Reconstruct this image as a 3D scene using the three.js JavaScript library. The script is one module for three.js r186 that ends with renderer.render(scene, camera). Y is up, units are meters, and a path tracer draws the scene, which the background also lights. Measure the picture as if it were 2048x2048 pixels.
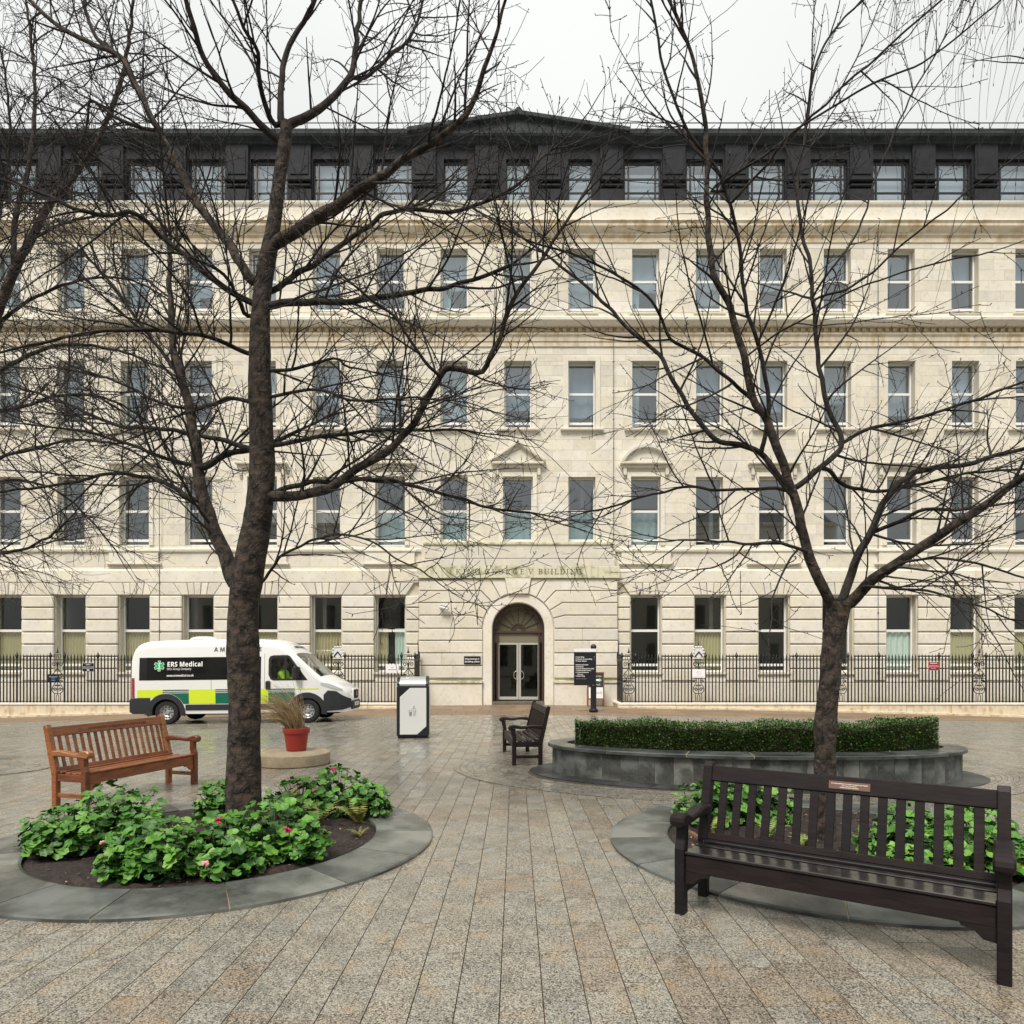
import * as THREE from 'three';
import { mergeGeometries, toCreasedNormals } from 'three/addons/utils/BufferGeometryUtils.js';
import { MarchingCubes } from 'three/addons/objects/MarchingCubes.js';
import { FontLoader } from 'three/addons/loaders/FontLoader.js';
import { TextGeometry } from 'three/addons/geometries/TextGeometry.js';

// ---------------------------------------------------------------- camera, sky, sun, exposure
const FOC = 1380, VX = 1031, VY = 1325, EYE = 1.7;            // shift-lens camera: level, squared up to the building
const scene = new THREE.Scene();
const camera = new THREE.PerspectiveCamera(2 * Math.atan(1024 / FOC) * 180 / Math.PI, 1, 0.1, 400);
camera.position.set(0, EYE, 0);
camera.lookAt(0, EYE, -10);
camera.setViewOffset(2048, 2048, 1024 - VX, 1024 - VY, 2048, 2048);
scene.add(camera);

const EXPOSURE = 2.35;
{ // overcast sky: luminance rises towards the zenith, faint uneven cloud
  const w = 256, h = 128, data = new Float32Array(w * h * 4);
  for (let j = 0; j < h; j++) for (let i = 0; i < w; i++) {
    const el = ((j + 0.5) / h - 0.5) * Math.PI, az = i / w * Math.PI * 2, k = (j * w + i) * 4;
    const up = Math.max(0, Math.sin(el));
    let L = 0.53 * (1 + 2 * up) / 3;
    L *= 1 + 0.035 * Math.sin(az * 3 + 5 * up) * Math.cos(az * 2 - 7 * up) + 0.025 * Math.sin(az * 7 + up * 19) * Math.cos(el * 5);
    if (el < 0) L = 0.17;
    data[k] = L * 0.985; data[k + 1] = L * 1.0; data[k + 2] = L * 0.985; data[k + 3] = 1;
  }
  const t = new THREE.DataTexture(data, w, h, THREE.RGBAFormat, THREE.FloatType);
  t.mapping = THREE.EquirectangularReflectionMapping; t.magFilter = t.minFilter = THREE.LinearFilter; t.needsUpdate = true;
  scene.background = t; scene.environment = t;
}
const sun = new THREE.DirectionalLight(0xfff4e6, 1.5);
sun.position.set(-11, 42, 15); sun.target.position.set(0, 0, -12);
sun.castShadow = true; sun.shadow.radius = 38;
Object.assign(sun.shadow.camera, { left: -40, right: 40, top: 40, bottom: -40, near: 1, far: 120 });
scene.add(sun, sun.target);
const renderer = new THREE.WebGLRenderer({ antialias: true });
renderer.toneMapping = THREE.LinearToneMapping;
renderer.toneMappingExposure = EXPOSURE;
renderer.shadowMap.enabled = true;

// ---------------------------------------------------------------- helpers
function mulberry(a) { return () => { a |= 0; a = a + 0x6D2B79F5 | 0; let t = Math.imul(a ^ a >>> 15, 1 | a); t = t + Math.imul(t ^ t >>> 7, 61 | t) ^ t; return ((t ^ t >>> 14) >>> 0) / 4294967296; }; }
let R = mulberry(7);
const rnd = (a, b) => a + (b - a) * R();
const pick = a => a[Math.floor(R() * a.length)];
const V = (x, y, z) => new THREE.Vector3(x, y, z);
const sm = (a, b, x) => { const t = Math.min(1, Math.max(0, (x - a) / (b - a))); return t * t * (3 - 2 * t); };
const lerp = (a, b, t) => a + (b - a) * t;
function hash(x, y, s) { let h = Math.imul(x, 374761393) ^ Math.imul(y, 668265263) ^ Math.imul(s, 1442695041); h = Math.imul(h ^ h >>> 13, 1274126177); return ((h ^ h >>> 16) >>> 0) / 4294967296; }
function pn(x, y, per, s) { const xi = Math.floor(x), yi = Math.floor(y), fx = x - xi, fy = y - yi, m = v => ((v % per) + per) % per; const u = fx * fx * (3 - 2 * fx), v = fy * fy * (3 - 2 * fy);
  return lerp(lerp(hash(m(xi), m(yi), s), hash(m(xi + 1), m(yi), s), u), lerp(hash(m(xi), m(yi + 1), s), hash(m(xi + 1), m(yi + 1), s), u), v); }
function fbm(u, v, f, o, s, g = 0.5) { let a = 1, t = 0, n = 0; for (let i = 0; i < o; i++) { t += a * pn(u * f, v * f, f, s + i); n += a; a *= g; f *= 2; } return t / n; }
const nz = (x, y, z) => { const a = Math.floor(x), b = Math.floor(y), c = Math.floor(z), f = x - a, g = y - b, h = z - c, q = (i, j, k) => hash(a + i + (c + k) * 57, b + j, 11); const u = f * f * (3 - 2 * f), v = g * g * (3 - 2 * g), w = h * h * (3 - 2 * h);
  return lerp(lerp(lerp(q(0, 0, 0), q(1, 0, 0), u), lerp(q(0, 1, 0), q(1, 1, 0), u), v), lerp(lerp(q(0, 0, 1), q(1, 0, 1), u), lerp(q(0, 1, 1), q(1, 1, 1), u), v), w); };
// a photograph coordinate (2048 scale) seen at a given distance, as a point of the place
const at = (px, py, d) => V((px - VX) / FOC * d, EYE + (VY - py) / FOC * d, -d);

const toS = c => c <= 0.0031308 ? c * 12.92 : 1.055 * Math.pow(c, 1 / 2.4) - 0.055;
function tex(n, size, fn, linear) { const d = new Uint8Array(n * n * 4);
  for (let j = 0; j < n; j++) for (let i = 0; i < n; i++) { const c = fn((i + .5) / n, (j + .5) / n), k = (j * n + i) * 4; for (let q = 0; q < 3; q++) { const v = Array.isArray(c) ? c[q] : c; d[k + q] = Math.max(0, Math.min(255, Math.round(255 * (linear ? v : toS(Math.max(0, v)))))); } d[k + 3] = 255; }
  const t = new THREE.DataTexture(d, n, n, THREE.RGBAFormat); t.wrapS = t.wrapT = THREE.RepeatWrapping; t.magFilter = THREE.LinearFilter; t.minFilter = THREE.LinearMipmapLinearFilter; t.generateMipmaps = true;
  if (!linear) t.colorSpace = THREE.SRGBColorSpace; t.repeat.set(1 / size, 1 / size); t.needsUpdate = true; return t; }
function canvasTex(w, h, draw) { const c = document.createElement('canvas'); c.width = w; c.height = h; const g = c.getContext('2d'); draw(g, w, h); const t = new THREE.CanvasTexture(c); t.colorSpace = THREE.SRGBColorSpace; return t; }
const C = (r, g, b) => new THREE.Color().setRGB(r, g, b);
const std = (r, g, b, rough = 0.7, o = {}) => new THREE.MeshStandardMaterial({ color: C(r, g, b), roughness: rough, ...o });
const phy = (r, g, b, rough, o = {}) => new THREE.MeshPhysicalMaterial({ color: C(r, g, b), roughness: rough, ...o });

// geometry: everything is non-indexed position/normal/uv so that it can be merged
function clean(g) { let q = g.index ? g.toNonIndexed() : g; for (const k of Object.keys(q.attributes)) if (!['position', 'normal', 'uv'].includes(k)) q.deleteAttribute(k); if (!q.attributes.normal) q.computeVertexNormals(); if (!q.attributes.uv) q.setAttribute('uv', new THREE.BufferAttribute(new Float32Array(q.attributes.position.count * 2), 2)); q.morphAttributes = {}; return q; }
const merge = a => { const l = a.flat(9).map(clean); return l.length === 1 ? l[0] : mergeGeometries(l); };
// uv in metres by the way each face points
function buv(g, ox = 0, oy = 0) { g = clean(g); const p = g.attributes.position, n = g.attributes.normal, uv = g.attributes.uv;
  for (let i = 0; i < p.count; i += 3) { let ax = 0, ay = 0, az = 0; for (let k = 0; k < 3; k++) { ax += n.getX(i + k); ay += n.getY(i + k); az += n.getZ(i + k); } ax = Math.abs(ax); ay = Math.abs(ay); az = Math.abs(az);
    for (let k = i; k < i + 3; k++) { const x = p.getX(k), y = p.getY(k), z = p.getZ(k); if (ay >= ax && ay >= az) uv.setXY(k, x + ox, z + oy); else if (ax >= az) uv.setXY(k, z + ox, y + oy); else uv.setXY(k, x + ox, y + oy); } }
  return g; }
function tint(g, c) { const n = g.attributes.position.count, a = new Float32Array(n * 3); for (let i = 0; i < n; i++) { a[3 * i] = c[0]; a[3 * i + 1] = c[1]; a[3 * i + 2] = c[2]; } g.setAttribute('color', new THREE.BufferAttribute(a, 3)); return g; }
function quads(list) { const P = []; for (const f of list) for (let i = 1; i + 1 < f.length; i++) P.push(...f[0], ...f[i], ...f[i + 1]); const g = new THREE.BufferGeometry(); g.setAttribute('position', new THREE.Float32BufferAttribute(P, 3)); g.computeVertexNormals(); return g; }
// box with all edges chamfered (44 triangles), centred
function cbox(w, h, d, c = 0.004, x = 0, y = 0, z = 0) { c = Math.min(c, w / 2.5, h / 2.5, d / 2.5); const X = w / 2, Y = h / 2, Z = d / 2, f = [];
  const v = (sx, sy, sz, ax) => [sx * (ax === 0 ? X : X - c), sy * (ax === 1 ? Y : Y - c), sz * (ax === 2 ? Z : Z - c)], S = [-1, 1];
  const put = (a, out) => { const p = a.map(q => V(...q)), n = p[1].clone().sub(p[0]).cross(p[2].clone().sub(p[0])); f.push(n.dot(V(...out)) < 0 ? a.reverse() : a); };
  for (const s of S) { put([v(s, -1, -1, 0), v(s, 1, -1, 0), v(s, 1, 1, 0), v(s, -1, 1, 0)], [s, 0, 0]); put([v(-1, s, -1, 1), v(1, s, -1, 1), v(1, s, 1, 1), v(-1, s, 1, 1)], [0, s, 0]); put([v(-1, -1, s, 2), v(1, -1, s, 2), v(1, 1, s, 2), v(-1, 1, s, 2)], [0, 0, s]); }
  for (const a of S) for (const b of S) { put([v(a, b, -1, 0), v(a, b, 1, 0), v(a, b, 1, 1), v(a, b, -1, 1)], [a, b, 0]); put([v(-1, a, b, 1), v(1, a, b, 1), v(1, a, b, 2), v(-1, a, b, 2)], [0, a, b]); put([v(a, -1, b, 0), v(a, 1, b, 0), v(a, 1, b, 2), v(a, -1, b, 2)], [a, 0, b]); }
  for (const a of S) for (const b of S) for (const e of S) put([v(a, b, e, 0), v(a, b, e, 1), v(a, b, e, 2)], [a, b, e]);
  const g = clean(quads(f)); g.translate(x, y, z); return g; }
const bx = (w, h, d, x = 0, y = 0, z = 0) => clean(new THREE.BoxGeometry(w, h, d)).translate(x, y, z);
const cyl = (r0, r1, h, n = 16, x = 0, y = 0, z = 0) => clean(new THREE.CylinderGeometry(r0, r1, h, n)).translate(x, y, z);
const ball = (r, x = 0, y = 0, z = 0, n = 12) => clean(new THREE.SphereGeometry(r, n, Math.max(6, n >> 1))).translate(x, y, z);
function lathe(pts, n = 24) { return clean(new THREE.LatheGeometry(pts.map(p => new THREE.Vector2(p[0], p[1])), n)); }
// prism from an outline in x,y; bevelled front edge; occupies z from 0 to depth
function prism(pts, depth, bevel = 0, holes = []) { const s = new THREE.Shape(pts.map(p => new THREE.Vector2(p[0], p[1]))); for (const h of holes) s.holes.push(new THREE.Path(h.map(p => new THREE.Vector2(p[0], p[1]))));
  const g = new THREE.ExtrudeGeometry(s, { depth: Math.max(0.001, depth - 2 * bevel), bevelEnabled: bevel > 0, bevelThickness: bevel, bevelSize: bevel, bevelOffset: -bevel, bevelSegments: 1, curveSegments: 1 }); return clean(g.translate(0, 0, bevel)); }
// tube along points with radii
function tube(pts, rad, sides = 5, cap = true) { const n = pts.length, P = [], N = [], U = []; let up = V(0, 1, 0), fr = [], len = 0; const T = [];
  for (let i = 0; i < n; i++) T.push(pts[Math.min(n - 1, i + 1)].clone().sub(pts[Math.max(0, i - 1)]).normalize());
  let b = Math.abs(T[0].y) > 0.9 ? V(1, 0, 0) : V(0, 1, 0); b.sub(T[0].clone().multiplyScalar(b.dot(T[0]))).normalize();
  for (let i = 0; i < n; i++) { b = b.clone().sub(T[i].clone().multiplyScalar(b.dot(T[i]))).normalize(); const c = T[i].clone().cross(b), r = typeof rad === 'function' ? rad(i / (n - 1), i) : rad[i]; if (i) len += pts[i].distanceTo(pts[i - 1]); const ring = [];
    for (let k = 0; k <= sides; k++) { const a = k / sides * 2 * Math.PI, d = b.clone().multiplyScalar(Math.cos(a)).add(c.clone().multiplyScalar(Math.sin(a))); ring.push([pts[i].clone().add(d.clone().multiplyScalar(r)), d, k / sides * 2 * Math.PI * r, len]); } fr.push(ring); }
  const e = q => { P.push(q[0].x, q[0].y, q[0].z); N.push(q[1].x, q[1].y, q[1].z); U.push(q[2], q[3]); };
  for (let i = 0; i + 1 < n; i++) for (let k = 0; k < sides; k++) { const a = fr[i][k], c = fr[i][k + 1], d = fr[i + 1][k + 1], f = fr[i + 1][k]; e(a); e(c); e(d); e(a); e(d); e(f); }
  if (cap) for (const [i, s] of [[0, -1], [n - 1, 1]]) { const nn = T[i].clone().multiplyScalar(s); for (let k = 0; k < sides; k++) { const A = [pts[i], nn, 0, 0], B = [fr[i][k][0], nn, 0, .01], D = [fr[i][k + 1][0], nn, .01, 0]; if (s > 0) { e(A); e(B); e(D); } else { e(A); e(D); e(B); } } }
  const g = new THREE.BufferGeometry(); g.setAttribute('position', new THREE.Float32BufferAttribute(P, 3)); g.setAttribute('normal', new THREE.Float32BufferAttribute(N, 3)); g.setAttribute('uv', new THREE.Float32BufferAttribute(U, 2)); return g; }
const smooth = (pts, n) => new THREE.CatmullRomCurve3(pts, false, 'centripetal').getSpacedPoints(n);

const taken = {};
function numbered(name) { const k = taken[name] = (taken[name] ?? -1) + 1; return k ? `${name}_${String(k).padStart(3, '0')}` : name; }
function obj(name, geo, mat, parent, x = 0, y = 0, z = 0) { const m = new THREE.Mesh(Array.isArray(geo) ? merge(geo) : geo, mat); m.name = name; m.position.set(x, y, z); parent.add(m); return m; }
function tag(o, label, category, group, kind) { o.userData.label = label; if (category) o.userData.category = category; if (group) o.userData.group = group; if (kind) o.userData.kind = kind; return o; }
function thing(name, label, category, x = 0, y = 0, z = 0, turn = 0, group) { const o = new THREE.Group(); o.name = numbered(name); o.position.set(x, y, z); o.rotation.y = turn; scene.add(o); return tag(o, label, category, group); }
function struct(name, geo, mat, label) { const m = obj(numbered(name), geo, mat, scene); m.userData.kind = 'structure'; if (label) m.userData.label = label; return m; }

// ---------------------------------------------------------------- materials
const T = {
  granite: tex(1024, 0.85, (u, v) => { const a = fbm(u, v, 150, 1, 3), e = fbm(u, v, 260, 1, 4), b = fbm(u, v, 70, 2, 5), c = fbm(u, v, 6, 3, 9), p = Math.max(0, fbm(u, v, 4, 4, 13) - .56) * 2.2; let k = 0.54 + 0.55 * (b - .5) + 0.3 * (c - .5); if (a > 0.69) k += 0.42; if (a < 0.31) k -= 0.34; if (e > .75) k += .25; if (e < .25) k -= .22; k = Math.max(.07, k); const w = fbm(u, v, 130, 1, 21) - .5; return [k * (1 + .12 * w + .35 * p), k * (1 - .01 * w + .02 * p), k * (1 - .16 * w - .3 * p)]; }),
  graniteR: tex(512, 2.6, (u, v) => 0.42 + 0.75 * (fbm(u, v, 5, 4, 33) - .5) + 0.12 * (fbm(u, v, 150, 1, 34) - .5), true),
  stone: tex(1024, 3.2, (u, v) => { const a = fbm(u, v, 5, 5, 40), b = fbm(u, v, 60, 3, 44), c = fbm(u * 1, v, 3, 4, 47), s = Math.max(0, fbm(u, v, 24, 4, 50) - 0.56) * 1.5; let k = 0.88 + 0.18 * (a - .5) + 0.10 * (b - .5) - 0.28 * s; const d = c - .5; return [k * (1 + .04 * d), k, k * (1 - .16 * d)]; }),
  stained: tex(512, 3.4, (u, v) => { const a = fbm(u, v, 6, 5, 150), b = fbm(u, v, 50, 3, 154), c = fbm(u, v, 9, 4, 156), st = Math.max(0, pn(u * 34, v * 3, 34, 158) - .45), q = Math.max(0, c - .46) * 2.2 + st * .5; const k = .92 + .2 * (a - .5) + .12 * (b - .5) - .35 * q; return [k, k * (1 - .16 * q), k * (1 - .42 * q)]; }),
  mossy: tex(512, 2.6, (u, v) => { const a = fbm(u, v, 7, 5, 160), b = fbm(u, v, 60, 3, 164), st = Math.max(0, pn(u * 40, v * 4, 40, 166) - .5), q = Math.max(0, a - .44) * 3 + st * .8; const k = .95 + .15 * (b - .5) - .62 * Math.min(1, q); return [k, k * 1.01, k * (1 - .25 * Math.min(1, q))]; }),
  stoneB: tex(512, 1.1, (u, v) => 0.5 + 0.5 * (fbm(u, v, 20, 5, 60) - .5) + .25 * (fbm(u, v, 120, 2, 63) - .5), true),
  bark: tex(512, 0.7, (u, v) => { const w = fbm(u, v, 5, 4, 70), fis = 1 - Math.abs(2 * pn(u * 22 + w * 5, v * 7 + w * 3, 1e6, 71) - 1), l = fbm(u, v, 14, 4, 73), len = pn(u * 12 + w * 2, v * 60, 60, 72), g = fbm(u, v, 4, 3, 75); let k = .34 + .95 * (l - .42) - .2 * (fis > .82 ? 1 : 0); if (len > .84 && l > .5) k += .5; const m = Math.max(0, g - .58) * 1.6, o = Math.max(0, l - .62) * 1.4; return [Math.max(.06, k) * (1 + .5 * o), Math.max(.06, k) * (1 + .15 * m), Math.max(.055, k) * (1 - .5 * m)]; }),
  barkB: tex(512, 0.7, (u, v) => { const w = fbm(u, v, 5, 4, 70), fis = 1 - Math.abs(2 * pn(u * 22 + w * 5, v * 7 + w * 3, 1e6, 71) - 1), l = fbm(u, v, 14, 4, 73), len = pn(u * 12 + w * 2, v * 60, 60, 72); return .35 + .7 * (l - .4) - .4 * Math.max(0, fis - .7) * 2 + (len > .86 ? .2 : 0); }, true),
  wood: tex(512, 0.5, (u, v) => { const w = fbm(u, v, 4, 3, 80), g = pn(u * 4 + w * .4, v * 64 + w * 6, 64, 81), f = pn(u * 8, v * 200, 200, 82); const k = .72 + .5 * (g - .5) + .3 * (f - .5) + .35 * (w - .5); return [k, k * (.98 + .1 * (g - .5)), k * .96]; }),
  soil: tex(512, 0.7, (u, v) => { const a = fbm(u, v, 40, 4, 90), b = fbm(u, v, 120, 2, 94), c = fbm(u, v, 6, 3, 96); let k = .5 + 1.0 * (a - .5) + .6 * (b - .5) + .5 * (c - .5); return [k, k * (.92 - .1 * (c - .5)), k * .86]; }),
  slate: tex(512, 2.3, (u, v) => { const a = fbm(u, v, 4, 5, 100), b = fbm(u, v, 90, 2, 105), c = fbm(u, v, 5, 4, 108), d = Math.max(0, c - .52) * 3.0, e = fbm(u, v, 30, 3, 109); const k = .50 + .7 * (a - .5) + .2 * (b - .5) + .25 * (e - .5) + .8 * d; return [k * .97, k, k * .97]; }),
  slateR: tex(256, 2.0, (u, v) => .42 + .8 * (fbm(u, v, 4, 4, 110) - .5), true),
  flag: tex(512, 2.0, (u, v) => { const a = fbm(u, v, 5, 5, 120), b = fbm(u, v, 70, 2, 125), c = fbm(u, v, 4, 3, 128) - .5; const k = .7 + .5 * (a - .5) + .2 * (b - .5); return [k * (1 + .2 * c), k, k * (1 - .25 * c)]; }),
  copper: tex(512, 2.2, (u, v) => { const a = fbm(u, v, 6, 5, 130), s = pn(u * 40, v * 3, 40, 133), g = Math.max(0, fbm(u, v, 10, 4, 135) - .56) * 2.2; const k = .5 + .7 * (a - .5) + .2 * (s - .5); return [k * (1 + .2 * g), k * (1 + 1.1 * g), k * (1 + .9 * g)]; }),
  conc: tex(512, 0.8, (u, v) => { const a = fbm(u, v, 8, 4, 140), b = fbm(u, v, 140, 1, 144); let k = .66 + .4 * (a - .5) + .25 * (b - .5); return [k, k * .97, k * .9]; }),
};
const rep = (t, s) => { const c = t.clone(); c.repeat.set(1 / s, 1 / s); c.needsUpdate = true; return c; };
const M = {
  pave: [0, 1, 2, 3, 4, 5].map(i => std(...[[.39, .374, .322], [.405, .382, .323], [.38, .37, .326], [.408, .376, .312], [.4, .388, .337], [.372, .327, .265]][i], .68, { map: T.granite, roughnessMap: T.graniteR })),
  paveStuff: std(1, 1, 1, .66, { map: T.granite, roughnessMap: T.graniteR, vertexColors: true }),
  joint: std(.12, .072, .045, .95, { map: rep(T.soil, .5) }),
  flags: [[.33, .215, .13], [.29, .20, .13], [.36, .245, .15], [.26, .19, .135]].map(c => std(...c, .5, { map: T.flag })),
  stone: [[.84, .81, .712], [.80, .766, .668], [.87, .842, .752], [.775, .748, .66]].map(c => std(...c, .85, { map: T.stone, bumpMap: T.stoneB, bumpScale: .004 })),
  cornice: std(.80, .735, .60, .88, { map: T.stained, bumpMap: T.stoneB, bumpScale: .005 }),
  mossy: std(.70, .68, .53, .9, { map: T.mossy, bumpMap: T.stoneB, bumpScale: .005 }),
  wall: std(.70, .66, .56, .87, { map: rep(T.stone, 7), bumpMap: rep(T.stoneB, .9), bumpScale: .004 }),
  base: std(.76, .69, .53, .85, { map: rep(T.stained, 2.1), bumpMap: T.stoneB, bumpScale: .006 }),
  copper: std(.02, .024, .036, .8, { map: T.copper }),
  copperLight: std(.05, .066, .074, .8, { map: T.copper }),
  lead: std(.17, .19, .185, .6, { map: T.copper }),
  white: std(.82, .84, .84, .35), frameDark: std(.03, .031, .036, .4),
  glass: phy(.80, .86, .9, .02, { transmission: 1, thickness: 0, ior: 2.33 }),
  glassLow: phy(.92, .95, .94, .02, { transmission: 1, thickness: 0, ior: 1.55 }),
  curtain: std(.62, .55, .36, .95), net: std(.7, .8, .76, .95), blind_sky_fill: std(.42, .50, .55, .8), room: std(.5, .48, .44, .9), blinds: [[.78, .8, .8], [.42, .5, .55], [.6, .66, .68], [.5, .52, .5]].map(c => std(...c, .8)), stoneV: std(1, 1, 1, .86, { map: T.stone, bumpMap: T.stoneB, bumpScale: .004, vertexColors: true }),
  iron: phy(.008, .009, .013, .38, { clearcoat: .2, clearcoatRoughness: .4 }),
  slate: std(.125, .135, .135, .75, { map: T.slate, roughnessMap: T.slateR }),
  slateWall: [[.2, .21, .205], [.165, .175, .175], [.25, .255, .245], [.19, .197, .195]].map(c => std(...c, .8, { map: rep(T.slate, 1.1) })),
  slateDark: std(.075, .08, .083, .55, { map: T.slate }),
  mortar: std(.42, .35, .23, .95),
  soil: std(.052, .04, .036, .95, { map: T.soil }),
  bark: std(.105, .079, .067, .92, { map: T.bark, bumpMap: T.barkB, bumpScale: .02 }),
  barkDark: std(.05, .04, .034, .92, { map: T.bark, bumpMap: T.barkB, bumpScale: .006 }),
  twig: std(.018, .015, .015, .85), twigBirch: std(.024, .019, .018, .85),
  concrete: std(.5, .43, .32, .9, { map: T.conc }),
};
// ---------------------------------------------------------------- ground: falls slightly towards the far street and its ends
const gy = (x, d) => -0.38 * Math.pow(Math.min(Math.abs(x - 0.1), 24) / 19, 1.6) * Math.min(1, Math.max(0, (d - 13) / 12));
{
  const nx = 80, nd = 60, P = [], I = [];
  for (let j = 0; j <= nd; j++) for (let i = 0; i <= nx; i++) { const x = -80 + i * 2, d = -50 + j * 2.2; P.push(x, gy(x, d) - 0.03, -d); }
  for (let j = 0; j < nd; j++) for (let i = 0; i < nx; i++) { const a = j * (nx + 1) + i, b = a + 1, c = a + nx + 1; I.push(a, b, c, b, c + 1, c); }
  const g = new THREE.BufferGeometry(); g.setAttribute('position', new THREE.Float32BufferAttribute(P, 3)); g.setIndex(I); g.computeVertexNormals();
  struct('ground', buv(g), std(.22, .2, .165, .9, { map: T.conc }), 'damp stone ground of the square');
}
const BEDL = { x: -2.85, d: 6.55 }, BEDR = { x: 2.95, d: 6.42 }, BED_R = 2.05, SOIL_R = 1.5;
const PLANT = { x: 3.6, d: 10.6 };
const elDist = (x, d, cx, cd, a, b) => Math.hypot((x - cx) / a, (d - cd) / b);
const PW = 0.2177;
{
  // bed of the joints
  const P = [], I = []; let n = 0; const nx = 60, nd = 50;
  for (let j = 0; j <= nd; j++) for (let i = 0; i <= nx; i++) { const d = 0.2 + j * (22.28 - .2) / nd, w = 0.78 * d + 4.2, x = (i / nx * 2 - 1) * w; P.push(x, gy(x, d) - 0.009, -d); }
  for (let j = 0; j < nd; j++) for (let i = 0; i < nx; i++) { const a = j * (nx + 1) + i, b = a + 1, c = a + nx + 1; I.push(a, b, c, b, c + 1, c); }
  const g = new THREE.BufferGeometry(); g.setAttribute('position', new THREE.Float32BufferAttribute(P, 3)); g.setIndex(I); g.computeVertexNormals();
  const paving = struct('plaza_paving', buv(g), M.joint, 'damp speckled granite plank paving of the square');
  R = mulberry(101);
  const list = [];
  const LEN = [.36, .42, .44, .44, .46, .54, .62];
  const crossZone = x => x < -7.51 || x > 4.99;
  for (let c = -95; c <= 95; c++) {
    const x = c * PW + 0.03, cz = crossZone(x); let d = 0.35 - rnd(0, .5);
    const end = cz ? 14.2 : 22.26;
    while (d < end - .1) { let l = pick(LEN); if (d + l > end - .15) l = end - d; const dc = d + l / 2; if (Math.abs(x) < 0.78 * dc + 4) list.push({ x, d: dc, l, cross: false }); d += l; }
  }
  for (let r = 0; 14.2 + (r + 1) * PW <= 22.27; r++) for (const s of [-1, 1]) {
    const dc = 14.2 + (r + .5) * PW; let x = s < 0 ? (Math.floor((-7.51 - .03) / PW) + .5) * PW + .03 : (Math.ceil((4.99 - .03) / PW) - .5) * PW + .03;
    while (Math.abs(x) < 0.78 * dc + 4) { const l = pick(LEN); list.push({ x: x + s * l / 2, d: dc, l, cross: true }); x += s * l; }
  }
  const tones = M.pave.map(m => [m.color.r, m.color.g, m.color.b]);
  // a plank: chamfered on its upper edges
  const plank = (w, l, u0, v0) => { const gx = w > l ? .003 : .0028, gz = w > l ? .0028 : .003, X = w / 2 - gx, Z = l / 2 - gz, c = .0006, y = 0, f = [];
    const t = [[-X + c, y, -Z + c], [X - c, y, -Z + c], [X - c, y, Z - c], [-X + c, y, Z - c]], e = [[-X, y - c, -Z], [X, y - c, -Z], [X, y - c, Z], [-X, y - c, Z]], b = e.map(q => [q[0], -.028, q[2]]);
    f.push([t[3], t[2], t[1], t[0]]); for (let i = 0; i < 4; i++) { const j = (i + 1) % 4; f.push([t[i], t[j], e[j], e[i]], [e[i], e[j], b[j], b[i]]); }
    return buv(quads(f), u0, v0); };
  const cache = {};
  const keep = list.filter(s => { for (const b of [BEDL, BEDR]) if (Math.hypot(s.x - b.x, s.d - b.d) < BED_R - .45) return false; if (elDist(s.x, s.d, PLANT.x, 11.4, 4.25, 2.85) < 1) return false; return true; });
  for (const s of keep) { s.k = nz(s.x * .75 + 3, 4, s.d * .75) > .66 && R() < .55 ? 5 : Math.floor(R() * 5.3); s.y = rnd(-.0005, .0005); const q = FOC / Math.max(.3, s.d), px = VX + s.x * q, py = VY + EYE * q; s.show = px > -60 && px < 2110 && py < 2120 ? q * q * s.l / s.d : 0; }
  keep.sort((a, b) => b.show - a.show);
  const stuff = [];
  keep.forEach((s, i) => {
    if (i < 300) { const v = Math.floor(R() * 4), key = s.l.toFixed(2) + v; const g = cache[key] ??= plank(PW, s.l, v * .31, v * .47); const m = obj('paving_plank', g, M.pave[s.k], paving, s.x, s.y, -s.d); if (R() < .5) m.rotation.y = Math.PI; }
    else { const g = s.cross ? plank(s.l, PW, R() * 3, R() * 3) : plank(PW, s.l, R() * 3, R() * 3); g.translate(s.x, s.y, -s.d); const p = g.attributes.position; for (let k = 0; k < p.count; k++) p.setY(k, p.getY(k) + gy(p.getX(k), -p.getZ(k))); const t = tones[s.k], f = rnd(.9, 1.1); stuff.push(tint(g, t.map(q => q * f))); }
  });
  const st = obj('paving_planks', mergeGeometries(stuff), M.paveStuff, paving); st.userData.kind = 'stuff';

  // rings of small setts round the raised planter, and round a second planter just off to the side
  const setts = [];
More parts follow.
